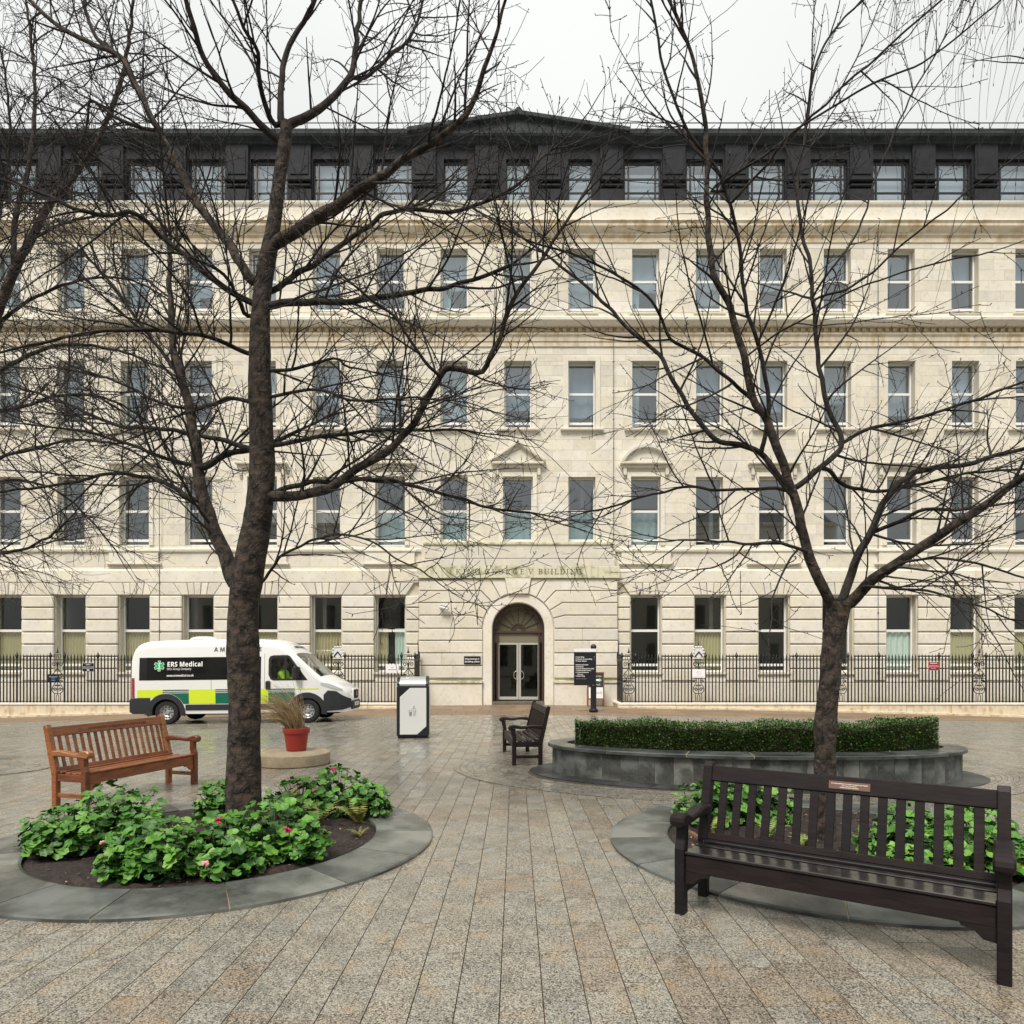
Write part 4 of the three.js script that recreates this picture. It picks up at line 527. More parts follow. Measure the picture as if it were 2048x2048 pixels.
// ---------------------------------------------------------------- signs and notices
function plate(name, label, cat, w, h, d, x, y, z, t, edge = M.white, turn = 0) { const g = cbox(w, h, d, .004), th = thing(name, label, cat, x, y, z, turn); obj('board', g, edge, th); const f = clean(new THREE.PlaneGeometry(w - .016, h - .016)); obj('print', f, new THREE.MeshStandardMaterial({ map: t, roughness: .5 }), th, 0, 0, d / 2 + .002); return th; }
const txt = (g, s, x, y, size, color, align = 'center', weight = 'bold', maxW) => { g.fillStyle = color; g.font = `${weight} ${size}px sans-serif`; g.textAlign = align; g.textBaseline = 'middle'; g.fillText(s, x, y, maxW); };
{
  const black = (draw, w = 256, h = 128) => canvasTex(w, h, (g, W, H) => { g.fillStyle = '#10111c'; g.fillRect(0, 0, W, H); draw(g, W, H); });
  const pz = -FZ + .3 + .035;
  plate('name_sign', 'small black name plaque on the stone wall beside the arched door', 'sign', .66, .32, .03, FX(944.5) * (FZ - .33) / FZ, EYE + (VY - 1320.5) / FS, pz, black((g, W, H) => { txt(g, 'King George V', W / 2, 42, 34, '#fff', 'center', 'bold', 236); txt(g, 'Building (KGV)', W / 2, 88, 34, '#fff', 'center', 'bold', 236); }), M.frameDark);
  const fz = -FD + .05, on = (px, py) => [FXs(px), EYE + (VY - py) / FOC * FD];
  const P1 = on(1865.5, 1332); plate('warning_sign', 'small dark red warning sign fixed to the railing', 'sign', .43, .33, .012, P1[0], P1[1], fz, canvasTex(256, 200, (g, W, H) => { g.fillStyle = '#8d1026'; g.fillRect(0, 0, W, H); txt(g, 'WARNING', W / 2, 34, 36, '#fff'); txt(g, 'CCTV cameras are in', W / 2, 86, 23, '#fff'); txt(g, 'operation at all times', W / 2, 120, 23, '#fff'); txt(g, 'in this area', W / 2, 156, 20, '#fff'); }));
  const P2 = on(178, 1334.5); plate('notice_board', 'black notice plate with white edging on the railing near the ambulance rear', 'sign', .44, .33, .012, P2[0], P2[1], fz, black((g, W, H) => { txt(g, 'Notice', W / 2, 34, 32, '#fff'); txt(g, 'Bicycles attached to these railings', W / 2, 86, 22, '#fff', 'center', 'bold', 236); txt(g, 'will be removed without warning', W / 2, 116, 22, '#fff', 'center', 'bold', 236); g.fillStyle = '#fff'; g.fillRect(W / 2 - 30, 148, 60, 22); }, 256, 190));
  const P3 = on(109, 1356); plate('notice_board', 'black notice plate with a blue line of text on the scroll panel', 'sign', .42, .3, .012, P3[0], P3[1], fz + .01, black((g, W, H) => { txt(g, 'Registered office', W / 2, 58, 26, '#cfd6e4', 'center', 'bold', 236); txt(g, 'this way', W / 2, 88, 22, '#cfd6e4'); g.fillStyle = '#3a86e8'; g.fillRect(W / 2 - 44, 130, 88, 24); }, 256, 180), M.frameDark);
  const paper = canvasTex(256, 180, (g, W, H) => { g.fillStyle = '#f2f3f6'; g.fillRect(0, 0, W, H); g.strokeStyle = '#777'; g.lineWidth = 4; g.beginPath(); g.arc(W / 2, 80, 40, 0, 7); g.moveTo(W / 2 - 28, 52); g.lineTo(W / 2 + 28, 108); g.stroke(); txt(g, 'No smoking on this site', W / 2, 156, 18, '#777', 'center', 'normal', 220); });
  const P4 = on(1396.5, 1347); plate('paper_notice', 'white paper notice on the scroll panel below the heraldic shield', 'notice', .5, .33, .008, P4[0], P4[1], fz + .01, paper);
  const P5 = on(785, 1337.5); plate('paper_notice', 'crumpled white paper notice on the railing near the litter bin', 'notice', .5, .33, .008, P5[0], P5[1], fz + .01, canvasTex(256, 180, (g, W, H) => { g.fillStyle = '#eeeff6'; g.fillRect(0, 0, W, H); txt(g, 'NO', W / 2, 62, 30, '#777'); txt(g, 'SMOKING', W / 2, 110, 34, '#555'); }));
  // heraldic shields on the railing tops
  const shield = (x, label) => { const t = thing('heraldic_shield', label, 'shield', x, WTOP + 1.70, -FD + .02), s = [[-.15, .36], [0, .4], [.15, .36], [.15, .16], [.08, .04], [0, 0], [-.08, .04], [-.15, .16]]; obj('shield_plate', prism(s, .03, .006), std(.75, .76, .8, .45), t); obj('chevron', prism([[-.13, .12], [0, .27], [.13, .12], [.13, .05], [0, .2], [-.13, .05]], .014).translate(0, 0, .03), std(.02, .02, .03, .5), t); const lf = []; for (const q of [-1, 1]) for (let i = 0; i < 3; i++) lf.push(ball(.045, q * (.17 + .02 * (i % 2)), .1 + i * .12, .012, 8)); lf.push(ball(.05, 0, .43, .012, 8), ball(.045, -.1, .42, .012, 8), ball(.045, .1, .42, .012, 8), bx(.34, .04, .03, 0, .0, .012)); obj('mantling', merge(lf), std(.7, .71, .75, .5), t); obj('spike', merge([cyl(.004, .022, .3, 6, 0, .6, 0), ball(.04, 0, .5, 0, 8)]), M.iron, t); };
  shield(FXs(1397), 'white heraldic shield on the railing above a white notice'); shield(FXs(676), 'white heraldic shield on the railing above the ambulance bonnet');
}
{ // directory sign on a post
  const x = 2.69, d = 23.8, t = thing('directory_sign', 'black directory sign with white lettering on a post with a ball top', 'sign', x, gy(x, d), -d), s = d / FOC;
  obj('post', [lathe([[.0, 0], [.15, 0], [.15, .1], [.1, .14], [.1, .86], [.12, .9], [.12, .94], [.075, .96], [.06, 1.0], [.06, 2.06], [.09, 2.1], [.1, 2.13], [.06, 2.15], [0, 2.15]], 16), ball(.105, 0, 2.25, 0, 14)], M.iron, t);
  const bw = .76, bh = 1.14, bx0 = -.58 + bw / 2 - .1;
  obj('board', cbox(bw, bh, .05, .006, bx0, 1.5, .085), std(.012, .012, .018, .5), t);
  obj('header_strip', cbox(bw, .11, .045, .004, bx0, 2.13, .085), M.white, t);
  obj('print', clean(new THREE.PlaneGeometry(bw - .02, bh - .02)), new THREE.MeshStandardMaterial({ roughness: .5, map: canvasTex(384, 576, (g, W, H) => { g.fillStyle = '#11121e'; g.fillRect(0, 0, W, H); const rows = [['01', 'East Wing', 82], ['02', 'Kenton & Lucas Wing', 118], ['03', 'Outer Square', 152], ['08', 'Henry VIII Gate', 218], ['09', 'Museum', 252], ['10', 'North Wing (Great Hall)', 286], ['11', 'Robin Brook Centre', 318], ['12', 'St Bartholomew', 352], ['', 'the Less', 386], ['13', 'West Wing', 418]]; for (const [a, b, y] of rows) { txt(g, a, 22, y, 24, '#fff', 'left', 'bold', 26); txt(g, b, 54, y, 26, '#fff', 'left', 'bold', 300); } txt(g, 'You are here: the square', 36, 464, 16, '#ccc', 'left', 'normal'); txt(g, 'P', 360, 82, 22, '#ccc', 'right'); txt(g, 'i', 358, 118, 22, '#ccc', 'right'); }) }), t, bx0, 1.5, .112);
}
{ // chalk A-board by the wall
  const d = 26.9, x = (1192 - VX) / FOC * d, t = thing('pavement_sign', 'wooden A-board with chalked black panel over a white poster', 'sign', x, gy(x, d), -d), wd = std(.25, .085, .05, .6);
  for (const s of [-1, 1]) obj('leg', cbox(.045, 1.36, .04, .005, s * .31, .68, 0).applyMatrix4(new THREE.Matrix4().makeRotationX(-.1)), wd, t); for (const s of [-1, 1]) obj('leg', cbox(.045, 1.36, .04, .005, s * .31, .68, 0).applyMatrix4(new THREE.Matrix4().makeRotationX(.1)).translate(0, 0, -.27), wd, t);
  obj('frame_rail', [cbox(.58, .05, .04, .005, 0, 1.32, -.13), cbox(.58, .05, .04, .005, 0, .3, -.03)], wd, t);
  const b = cbox(.575, 1.0, .02, .003, 0, .81, 0), m = new THREE.Matrix4().makeRotationX(-.1); b.applyMatrix4(m); obj('panel', b, std(.03, .03, .035, .7), t);
  const pl = clean(new THREE.PlaneGeometry(.56, .98)); pl.translate(0, .81, .013); pl.applyMatrix4(m);
  obj('print', pl, new THREE.MeshStandardMaterial({ roughness: .6, map: canvasTex(256, 448, (g, W, H) => { g.fillStyle = '#2b3038'; g.fillRect(0, 0, W, H * .55); g.fillStyle = '#e8ecec'; g.fillRect(0, H * .56, W, H * .44); g.font = 'italic 40px serif'; g.fillStyle = '#dfe6e0'; g.textAlign = 'center'; g.fillText('Lunchtime', W / 2, 64, 220); g.fillStyle = '#fff'; g.fillRect(40, 104, 150, 32); g.beginPath(); g.moveTo(190, 80); g.lineTo(238, 120); g.lineTo(190, 160); g.fillStyle = '#8fd07d'; g.fill(); g.fillStyle = '#dfe6e0'; g.fillText('& Salads', W / 2, 216, 200); g.font = '62px serif'; g.fillStyle = '#5d8a74'; g.fillText('bwell', W / 2 + 30, 372, 200); }) }), t);
}
{ // security camera
  const d = FZ - .3, p = at(885, 1217, d - .25), t = thing('security_camera', 'white security camera fixed high on the entrance stonework', 'camera', p.x, p.y, -d + .01);
  obj('bracket', [cyl(.06, .06, .05, 12).rotateX(Math.PI / 2).translate(-.08, .05, .02), tube([V(-.08, .05, .03), V(-.08, .05, .14), V(0, .06, .2)], () => .022, 8)], M.white, t);
  obj('housing', cyl(.075, .075, .34, 14).rotateZ(Math.PI / 2).rotateZ(-.25).translate(.05, .03, .2), M.white, t); obj('lens', cyl(.05, .05, .02, 12).rotateZ(Math.PI / 2).rotateZ(-.25).translate(.22, -.015, .2), M.frameDark, t); obj('sun_shield', cbox(.42, .015, .18, .004).rotateZ(-.25).translate(.06, .11, .2), M.white, t);
}

// ---------------------------------------------------------------- litter bin
{
  const t = thing('litter_bin', 'tall white and black public litter bin with curved metal lid', 'bin', -2.33, 0, -15.75, .10), blk = phy(.012, .013, .02, .4, { clearcoat: .15 }), w = .72, dp = .62, h = 1.16;
  obj('casing', [cbox(w, h, dp, .035, 0, h / 2 + .03, 0), cbox(w - .06, .04, dp - .06, .01, 0, .02, 0)], blk, t);
  const cap = []; for (let i = 0; i <= 14; i++) { const a = Math.PI * i / 14; cap.push([dp / 2 * Math.cos(a) * .985, .2 * Math.sin(a)]); } const hood = prism([...cap.map(([z, y]) => [z, y])], w - .14).rotateY(Math.PI / 2).translate(-(w - .14) / 2, h + .02, 0); obj('lid', hood, std(.55, .57, .57, .3, { metalness: .7 }), t);
  for (const s of [-1, 1]) obj('lid_end', prism(cap.map(([z, y]) => [z * 1.015, y * 1.08]), .07, .012).rotateY(Math.PI / 2).translate(s > 0 ? w / 2 - .075 : -w / 2 + .005, h + .02, 0), blk, t);
  obj('lock', cyl(.03, .03, .02, 10).rotateZ(Math.PI / 2).translate(w / 2 + .003, h + .06, .08), M.white, t);
  const fp = [[-.29, .12], [.02, .12], [.29, .30], [.29, 1.13], [-.08, 1.13], [-.29, .92]].map(([x, y]) => [x, y]), pan = std(.72, .75, .74, .35);
  const front = prism([[-.285, .09], [.1, .09], [.30, .27], [.30, 1.13], [-.06, 1.13], [-.285, .93]], .012, .003); obj('front_panel', front.translate(0, 0, dp / 2 + .001), pan, t);
  obj('pictogram', clean(new THREE.PlaneGeometry(.2, .26)).translate(.0, .62, dp / 2 + .0155), new THREE.MeshStandardMaterial({ roughness: .4, map: canvasTex(160, 208, (g, W, H) => { g.fillStyle = '#dee2e0'; g.fillRect(0, 0, W, H); g.strokeStyle = '#6b7480'; g.fillStyle = '#8b949c'; g.lineWidth = 7; g.beginPath(); g.moveTo(14, 92); g.lineTo(68, 92); g.lineTo(60, 196); g.lineTo(24, 196); g.closePath(); g.stroke(); g.beginPath(); g.moveTo(18, 120); g.lineTo(64, 120); g.lineTo(58, 190); g.lineTo(26, 190); g.fill(); g.beginPath(); g.arc(104, 34, 15, 0, 7); g.stroke(); g.beginPath(); g.moveTo(60, 70); g.lineTo(90, 62); g.lineTo(128, 66); g.lineTo(138, 118); g.moveTo(96, 110); g.lineTo(132, 112); g.moveTo(98, 66); g.lineTo(96, 196); g.moveTo(130, 112); g.lineTo(134, 196); g.moveTo(114, 130); g.lineTo(110, 196); g.stroke(); }) }), t);
  obj('side_panel', prism([[-.2, .08], [.2, .08], [.22, .5], [.14, 1.02], [-.14, 1.02], [-.22, .5]], .012, .003).rotateY(Math.PI / 2).translate(w / 2 + .001, 0, 0), pan, t);
}
// ---------------------------------------------------------------- flower pot on a stone disc
{
  R = mulberry(71);
  const d = 11.6, x = (587 - VX) / FOC * d;
  const st = thing('stone_disc', 'round low stone plinth under the red flower pot', 'plinth', x, 0, -d); obj('disc', buv(lathe([[0, 0], [.585, 0], [.6, .02], [.6, .18], [.585, .2], [0, .2]], 40)), M.concrete, st);
  const t = thing('flower_pot', 'red plastic plant pot standing on the round stone plinth', 'pot', x, .2, -d - .15), red = phy(.30, .028, .022, .4);
  obj('pot', lathe([[0, 0.001], [.155, 0.001], [.165, .02], [.2, .29], [.215, .295], [.222, .31], [.228, .385], [.215, .39], [.205, .38], [.2, .34], [0, .33]], 28), red, t); obj('soil', cyl(.2, .2, .02, 20, 0, .335, 0), M.soil, t);
  const gr = thing('grass_plant', 'windblown tan ornamental grass growing in the red pot', 'plant', x, .2 + .34, -d - .15), ms = [[.30, .19, .09], [.36, .25, .13], [.22, .14, .07], [.2, .2, .09], [.42, .31, .17]].map(c => std(...c, .8, { side: THREE.DoubleSide })), bl = [[], [], [], [], []];
  for (let i = 0; i < 420; i++) { const a = R() * 6.3, r = .14 * Math.sqrt(R()), p = V(r * Math.cos(a), 0, r * Math.sin(a)), wind = rnd(.15, 1), L = rnd(.35, 1.0), pts = []; let dir = V(rnd(-.5, .35), 1, rnd(-.4, .4)).normalize(); for (let k = 0; k <= 7; k++) { pts.push(p.clone()); dir.add(V(-.21 * wind - .04, -.13 * wind, rnd(-.1, .1) * .6)).normalize(); p.add(dir.clone().multiplyScalar(L / 7)); } const w = rnd(.004, .008); bl[i % 5].push(tube(pts, t2 => w * (1 - .85 * t2), 3, false)); }
  bl.forEach((b, i) => { const m = obj('grass_blades', merge(b), ms[i], gr); m.userData.kind = 'stuff'; });
}

// ---------------------------------------------------------------- benches
function bench(name, label, o, x, z, turn) {
  R = mulberry(o.seed);
  const t = thing(name, label, 'bench', x, 0, z, turn), L = o.L, H = L / 2, w = .068, m = o.mats, mm = () => pick(m), SH = .43, BT = o.top, lean = -.10;
  const zr = y => y < SH ? -.215 : lerp(-.215, -.215 + lean * 1.35, (y - SH) / (BT - SH));   // rear post lean
  const side = (pts, th, bev = .006) => prism(pts.map(([zz, y]) => [-zz, y]), th, bev).rotateY(Math.PI / 2);   // outline in (z, y) swept along x, 0..th
  for (const s of [-1, 1]) {
    const x0 = s < 0 ? -H : H - w, rear = [[-.185, 0], [-.185, SH], [zr(BT) + .035, BT - .02], [zr(BT) + .01, BT + .012], [zr(BT) - .035, BT], [zr(.7) - .045, .7], [-.255, SH - .05], [-.25, 0]];
    obj('leg', buv(side(rear, w), 0, R() * 3), mm(), t, x0, 0, 0);
    const fl = o.curl ? [[.185, 0], [.25, 0], [.25, SH - .02], [.245, SH + .04], [.265, .52], [.27, .585], [.255, .61], [.19, .61], [.2, .56], [.185, .5], [.18, SH]] : [[.175, 0], [.25, 0], [.25, SH + .01], [.225, SH + .07], [.225, .62], [.16, .62], [.16, SH + .07], [.175, SH]];
    obj('leg', buv(side(fl, w), 0, R() * 3), mm(), t, x0, 0, 0);
    const arm = o.curl ? [[-.25, .61], [-.25, .655], [-.1, .668], [.08, .655], [.2, .672], [.28, .668], [.315, .64], [.315, .605], [.285, .585], [.25, .59], [.24, .615], [.1, .607], [-.1, .622]] : [[-.25, .615], [-.25, .66], [-.12, .672], [0, .655], [.12, .65], [.2, .68], [.26, .682], [.295, .66], [.3, .625], [.28, .595], [.24, .588], [.2, .597], [.1, .6], [0, .608]];
    const armS = new THREE.CatmullRomCurve3(arm.map(([a, b]) => V(a, b, 0)), true, 'centripetal').getSpacedPoints(44).slice(0, 44).map(v => [v.x, v.y]);
    obj('armrest', buv(side(armS, w + .022 + (o.arm ?? 0) * .5, .012), 0, R() * 3), mm(), t, x0 - .011 - (o.arm ?? 0) * .25, 0, 0);
    obj('side_rail', buv(cbox(.035, .085, .38, .005, 0, SH - .075, 0)), mm(), t, x0 + w / 2, 0, 0); obj('stretcher', buv(cbox(.03, .05, .38, .004, 0, .15, 0)), mm(), t, x0 + w / 2, 0, 0);
    obj('bracket', buv(prism([[0, 0], [s * -.17, 0], [s * -.16, -.02], [s * -.1, -.035], [s * -.06, -.075], [0, -.085]].map(p => s > 0 ? p : p).sort(() => 0), .026, .003)), mm(), t, s * (H - w), SH - .14, .2);
  }
  const iw = L - 2 * w; obj('front_rail', buv(cbox(iw, .115, .03, .005, 0, SH - .085, .213), 0, 1), mm(), t); obj('back_seat_rail', buv(cbox(iw, .07, .03, .004, 0, SH - .06, -.2), 0, 2), mm(), t);
  for (let i = 0; i < 5; i++) { const zz = .205 - i * .088, yy = SH - .012 - (i ? .018 * Math.sin(i / 4 * Math.PI) : 0); obj('seat_slat', buv(cbox(iw + (i === 0 || i === 4 ? 0 : .05), .022, .068, .005, 0, 0, 0).rotateX([.02, .06, .03, -.02, -.06][i]), R(), R() * 3), o.wet ? wetW : mm(), t, 0, yy, zz); }
  const yt = BT - .075, at2 = (y, dz = 0) => [0, y, zr(y) + dz], tilt = Math.atan2(lean * 1.35, BT - SH);
  const tr = cbox(iw + .01, .115, .036, .007); tr.rotateX(tilt); obj('top_rail', buv(tr, 0, R() * 3), mm(), t, ...at2(yt)); const lr = cbox(iw + .01, .05, .032, .005); lr.rotateX(tilt); obj('lower_rail', buv(lr, 0, R() * 3), mm(), t, ...at2(SH + .012));
  const n = 16, sh = yt - .055 - (SH + .032), yc = (yt - .055 + SH + .032) / 2; for (let i = 0; i < n; i++) { const g = cbox(o.slat, sh / Math.cos(tilt) + .012, .018, .003); g.rotateX(tilt); obj('back_slat', buv(g, R(), R() * 3), mm(), t, lerp(-iw / 2, iw / 2, (i + .85) / (n + .7)), yc, zr(yc)); }
  if (o.plaque) { const pl = obj('plaque', cbox(.20 * 1.25, .052, .004, .001).rotateX(tilt), std(.2, .13, .1, .5, { metalness: .3 }), t, .06, yt + .002, zr(yt) + .0215); const f = clean(new THREE.PlaneGeometry(.246, .048)); f.rotateX(tilt).translate(0, 0, .003); obj('print', f, new THREE.MeshStandardMaterial({ roughness: .5, map: canvasTex(512, 100, (g, W, H) => { g.fillStyle = '#6d544c'; g.fillRect(0, 0, W, H); txt(g, 'IN LOVING MEMORY OF A DEAR COLLEAGUE AND FRIEND', W / 2, 26, 18, '#f4f0e4', 'center', 'bold', 460); txt(g, 'WHO LOVED THIS SQUARE', W / 2, 50, 15, '#f4f0e4', 'center', 'bold', 220); txt(g, 'ALWAYS IN OUR THOUGHTS', W / 2, 74, 18, '#f4f0e4', 'center', 'bold', 330); }) }), pl); }
  if (o.carved) { const f = clean(new THREE.PlaneGeometry(.95, .07)); f.rotateX(tilt); const mt = new THREE.MeshStandardMaterial({ roughness: .6, transparent: true, map: canvasTex(1024, 76, (g, W, H) => { g.clearRect(0, 0, W, H); g.font = 'bold 40px serif'; g.fillStyle = '#3a1a0c'; g.textAlign = 'center'; g.textBaseline = 'middle'; g.fillText('IN FOND MEMORY OF OUR FRIENDS IN ADMINISTRATION', W / 2, H / 2, 990); }) }); obj('carved_text', f, mt, t, .1, yt, zr(yt) + .0205); }
  return t;
}
const woodM = (cols, r, map = T.wood) => cols.map(c => phy(...c, r, { map, clearcoat: .25, clearcoatRoughness: .3 }));
const darkW = woodM([[.017, .012, .0145], [.021, .0145, .016], [.0145, .0115, .0145]], .55), oldW = woodM([[.026, .019, .017], [.034, .026, .023], [.02, .0155, .015]], .55), teak = woodM([[.29, .09, .028], [.36, .125, .036], [.2, .058, .02], [.42, .165, .055], [.32, .105, .032]], .42);
const wetW = phy(.014, .0115, .013, .3, { map: T.wood, clearcoat: .5, clearcoatRoughness: .12 });
for (const m of [...oldW, ...darkW]) { m.clearcoat = .05; m.specularIntensity = .5; }
bench('park_bench', 'dark brown wooden bench with a brass plaque on its top rail', { seed: 1, L: 1.86, top: .955, slat: .055, mats: darkW, arm: .025, wet: true, plaque: true }, 1.98, -4.345, -.613);
bench('park_bench', 'orange-brown varnished wooden bench beside the geranium bed', { seed: 2, L: 1.82, top: .955, slat: .042, mats: teak, carved: true }, -4.93, -8.86, 1.30);
bench('park_bench', 'weathered dark bench with curled arms at the end of the raised planter', { seed: 3, L: 1.8, top: .97, slat: .034, mats: oldW, curl: true }, .1, -12.2, -1.464);
// ---------------------------------------------------------------- ambulance van
{
  R = mulberry(81);
  const VX0 = -10.0, VD = 19.75 + 1.0, rearG = gy(-10, VD - 1), frontG = gy(-5.96, VD - 1);
  const t = thing('ambulance_van', 'white ambulance minibus with yellow and green side blocks parked by the railing', 'van', VX0, rearG, -VD);
  t.rotation.z = Math.atan2(frontG - rearG, 4.04);
  const white = phy(.80, .82, .82, .28, { clearcoat: .6, clearcoatRoughness: .1 }), trim = std(.022, .024, .03, .55), rubber = std(.014, .014, .015, .8), steel = std(.45, .46, .46, .4, { metalness: .6 }), black = phy(.004, .004, .006, .06, { clearcoat: 1, clearcoatRoughness: .03 }), glass = phy(.75, .8, .78, .02, { transmission: 1, thickness: 0, ior: 1.5 });
  const lin = (tab, x) => { if (x <= tab[0][0]) return tab[0][1]; for (let i = 0; i + 1 < tab.length; i++) if (x <= tab[i + 1][0]) { const [a, b] = tab[i], [c, d] = tab[i + 1]; return lerp(b, d, (x - a) / (c - a)); } return tab[tab.length - 1][1]; };
  const top = x => lin([[-1.0, 2.0], [-.96, 2.16], [-.9, 2.26], [-.78, 2.34], [-.6, 2.39], [-.2, 2.415], [1.5, 2.43], [2.7, 2.42], [3.05, 2.385], [3.3, 2.30], [3.5, 2.18], [3.62, 2.07], [3.75, 1.94], [4.0, 1.70], [4.25, 1.47], [4.42, 1.32], [4.6, 1.225], [4.85, 1.11], [5.0, 1.02], [5.1, .92], [5.16, .8], [5.2, .62]], x);
  const hw = x => lin([[-1, .96], [-.9, .99], [-.6, 1.0], [3.9, 1.0], [4.3, .97], [4.7, .9], [4.95, .8], [5.1, .66], [5.2, .45]], x), tum = y => 1 - .10 * Math.pow(Math.max(0, (y - 1.2) / 1.2), 1.5) - .03 * Math.pow(Math.max(0, (.75 - y) / .5), 2);
  const zs = (x, y) => hw(x) * tum(y), AR = .43, bot = x => { let b = .30; for (const c of [0, 4.035]) { const q = AR * AR - (x - c) ** 2; if (q > 0) b = Math.max(b, .33 + Math.sqrt(q)); } return b; };
  const xsS = new Set(); for (let x = -1; x <= 5.2; x += .07) xsS.add(+x.toFixed(3)); for (const c of [0, 4.035]) for (let i = 0; i <= 18; i++) xsS.add(+(c + AR * Math.cos(i / 18 * Math.PI)).toFixed(4)); [3.62, 3.75, 4.42, 5.2, 5.16, 5.1, -.97].forEach(v => xsS.add(v)); const xs = [...xsS].sort((a, b) => a - b);
  const NS = 26, NA = 8, NR = 5, rad = x => Math.min(.24, (top(x) - .5) * .4) * (x > 3.7 ? .75 : 1);
  const sec = x => { const yt = top(x), r = rad(x), b = bot(x), o = []; for (let j = 0; j <= NS; j++) { const y = lerp(b, Math.max(b + .02, yt - r), j / NS); o.push([y, zs(x, y)]); } const zt = o[NS][1], y0 = o[NS][0]; for (let j = 1; j <= NA; j++) { const a = j / NA * Math.PI / 2; o.push([y0 + (yt - y0) * Math.sin(a), zt - r * (1 - Math.cos(a))]); } const ze = o[NS + NA][1], cr = x > 3.6 && x < 4.5 ? .03 : .035; for (let j = 1; j <= NR; j++) { const q = j / NR; o.push([yt + cr * (1 - (1 - q) ** 2), ze * (1 - q)]); } return o; };
  const doorWin = (x, y) => { const lo = 1.25 + (x > 3.55 ? .0 : 0), f = 4.03 - (y - 1.24) * .72; return x > 2.97 && x < f && y > lo + (x < 3.12 ? (3.12 - x) * .5 : 0) && y < 1.93 - (x < 3.06 ? (3.06 - x) * .8 : 0); };
  const bodyF = [], glF = [], wsF = [], S = xs.map(sec), inner = (x, j) => j >= NS + NA - 2 && x > 3.69 && x < 4.40;
  for (let i = 0; i + 1 < xs.length; i++) for (const s of [1, -1]) for (let j = 0; j < S[0].length - 1; j++) { const P = (a, b) => [xs[a], S[a][b][0], s * S[a][b][1]], q = [P(i, j), P(i + 1, j), P(i + 1, j + 1), P(i, j + 1)]; if (s < 0) q.reverse(); const cx = (xs[i] + xs[i + 1]) / 2, cy = (S[i][j][0] + S[i + 1][j][0] + S[i][j + 1][0] + S[i + 1][j + 1][0]) / 4; if (j < NS && doorWin(cx, cy)) glF.push(q); else if (inner(cx, j)) wsF.push(q); else bodyF.push(q); }
  for (const i of [0, xs.length - 1]) { const s = S[i], f = i ? 1 : -1; for (let j = 0; j < s.length - 1; j++) { const q = [[xs[i], s[j][0], -s[j][1]], [xs[i], s[j][0], s[j][1]], [xs[i], s[j + 1][0], s[j + 1][1]], [xs[i], s[j + 1][0], -s[j + 1][1]]]; bodyF.push(f > 0 ? q.reverse().reverse() : q.reverse()); } }
  obj('body', toCreasedNormals(quads(bodyF), .7), white, t); obj('windscreen', toCreasedNormals(quads(wsF), .7), glass, t); obj('door_window', toCreasedNormals(quads(glF), .7), glass, t);
  // a panel lying on the side of the body, between two height curves
  const panel = (x0, x1, lo, hi, off, s = 1, nx = 16, ny = 10) => { const f = [], uv = [], P = (i, j) => { const x = lerp(x0, x1, i / nx), y = lerp(lo(x), hi(x), j / ny); return [x, y, s * (zs(x, y) + off)]; }; for (let i = 0; i < nx; i++) for (let j = 0; j < ny; j++) { const q = [P(i, j), P(i + 1, j), P(i + 1, j + 1), P(i, j + 1)], u = [[i, j], [i + 1, j], [i + 1, j + 1], [i, j + 1]]; if (s < 0) { q.reverse(); u.reverse(); } f.push(q); for (const k of [0, 1, 2, 0, 2, 3]) uv.push(u[k][0] / nx, u[k][1] / ny); } const g = quads(f); g.setAttribute('uv', new THREE.Float32BufferAttribute(uv, 2)); g.computeVertexNormals(); return clean(g); };
  const k = v => () => v;
  const bandTex = canvasTex(1920, 360, (g, W, H) => { g.fillStyle = '#07070a'; g.fillRect(0, 0, W, H); const u = x => (x + .763) / 3.49 * W, v = y => (1.92 - y) / .65 * H; g.strokeStyle = '#23242a'; g.lineWidth = 5; for (const q of [.02, 1.34]) { g.beginPath(); g.moveTo(u(q), 0); g.lineTo(u(q), H); g.stroke(); }
    const cx = u(-.19), cy = v(1.68), r = 78; for (const [w, c] of [[46, '#d9f3e2'], [34, '#1fae5e']]) { g.strokeStyle = c; g.lineWidth = w; for (let i = 0; i < 3; i++) { const a = Math.PI / 2 + i * Math.PI / 3, rr = r + (w > 40 ? 6 : 0); g.beginPath(); g.moveTo(cx - rr * Math.cos(a), cy - rr * Math.sin(a)); g.lineTo(cx + rr * Math.cos(a), cy + rr * Math.sin(a)); g.stroke(); } } g.strokeStyle = '#fff'; g.lineWidth = 7; g.beginPath(); g.moveTo(cx, cy - 60); g.lineTo(cx, cy + 64); g.stroke(); g.lineWidth = 6; g.beginPath(); for (let i = 0; i <= 24; i++) { const y = cy - 46 + i * 4, x = cx + 14 * Math.sin(i * .55); i ? g.lineTo(x, y) : g.moveTo(x, y); } g.stroke();
    txt(g, 'ERS Medical', u(.03), v(1.725), 104, '#fff', 'left', 'bold', u(1.06) - u(.03)); txt(g, 'SRCL Group Company', u(.03), v(1.59), 46, '#fff', 'left', 'normal', u(.73) - u(.03)); txt(g, 'www.ersmedical.co.uk', u(.03), v(1.40), 46, '#fff', 'left', 'bold', u(.8) - u(.03)); });
  const bandM = phy(1, 1, 1, .12, { map: bandTex, clearcoat: .5, clearcoatRoughness: .05 });
  obj('side_window', panel(-.763, 2.727, k(1.27), k(1.92), .006), bandM, t).userData.label = 'black side window band with white lettering';
  obj('side_window', panel(-.763, 2.727, k(1.27), k(1.92), .006, -1), black, t);
  const yel = phy(.62, .78, .03, .45), grn = phy(.0, .13, .075, .45), dg = std(.004, .06, .045, .5);
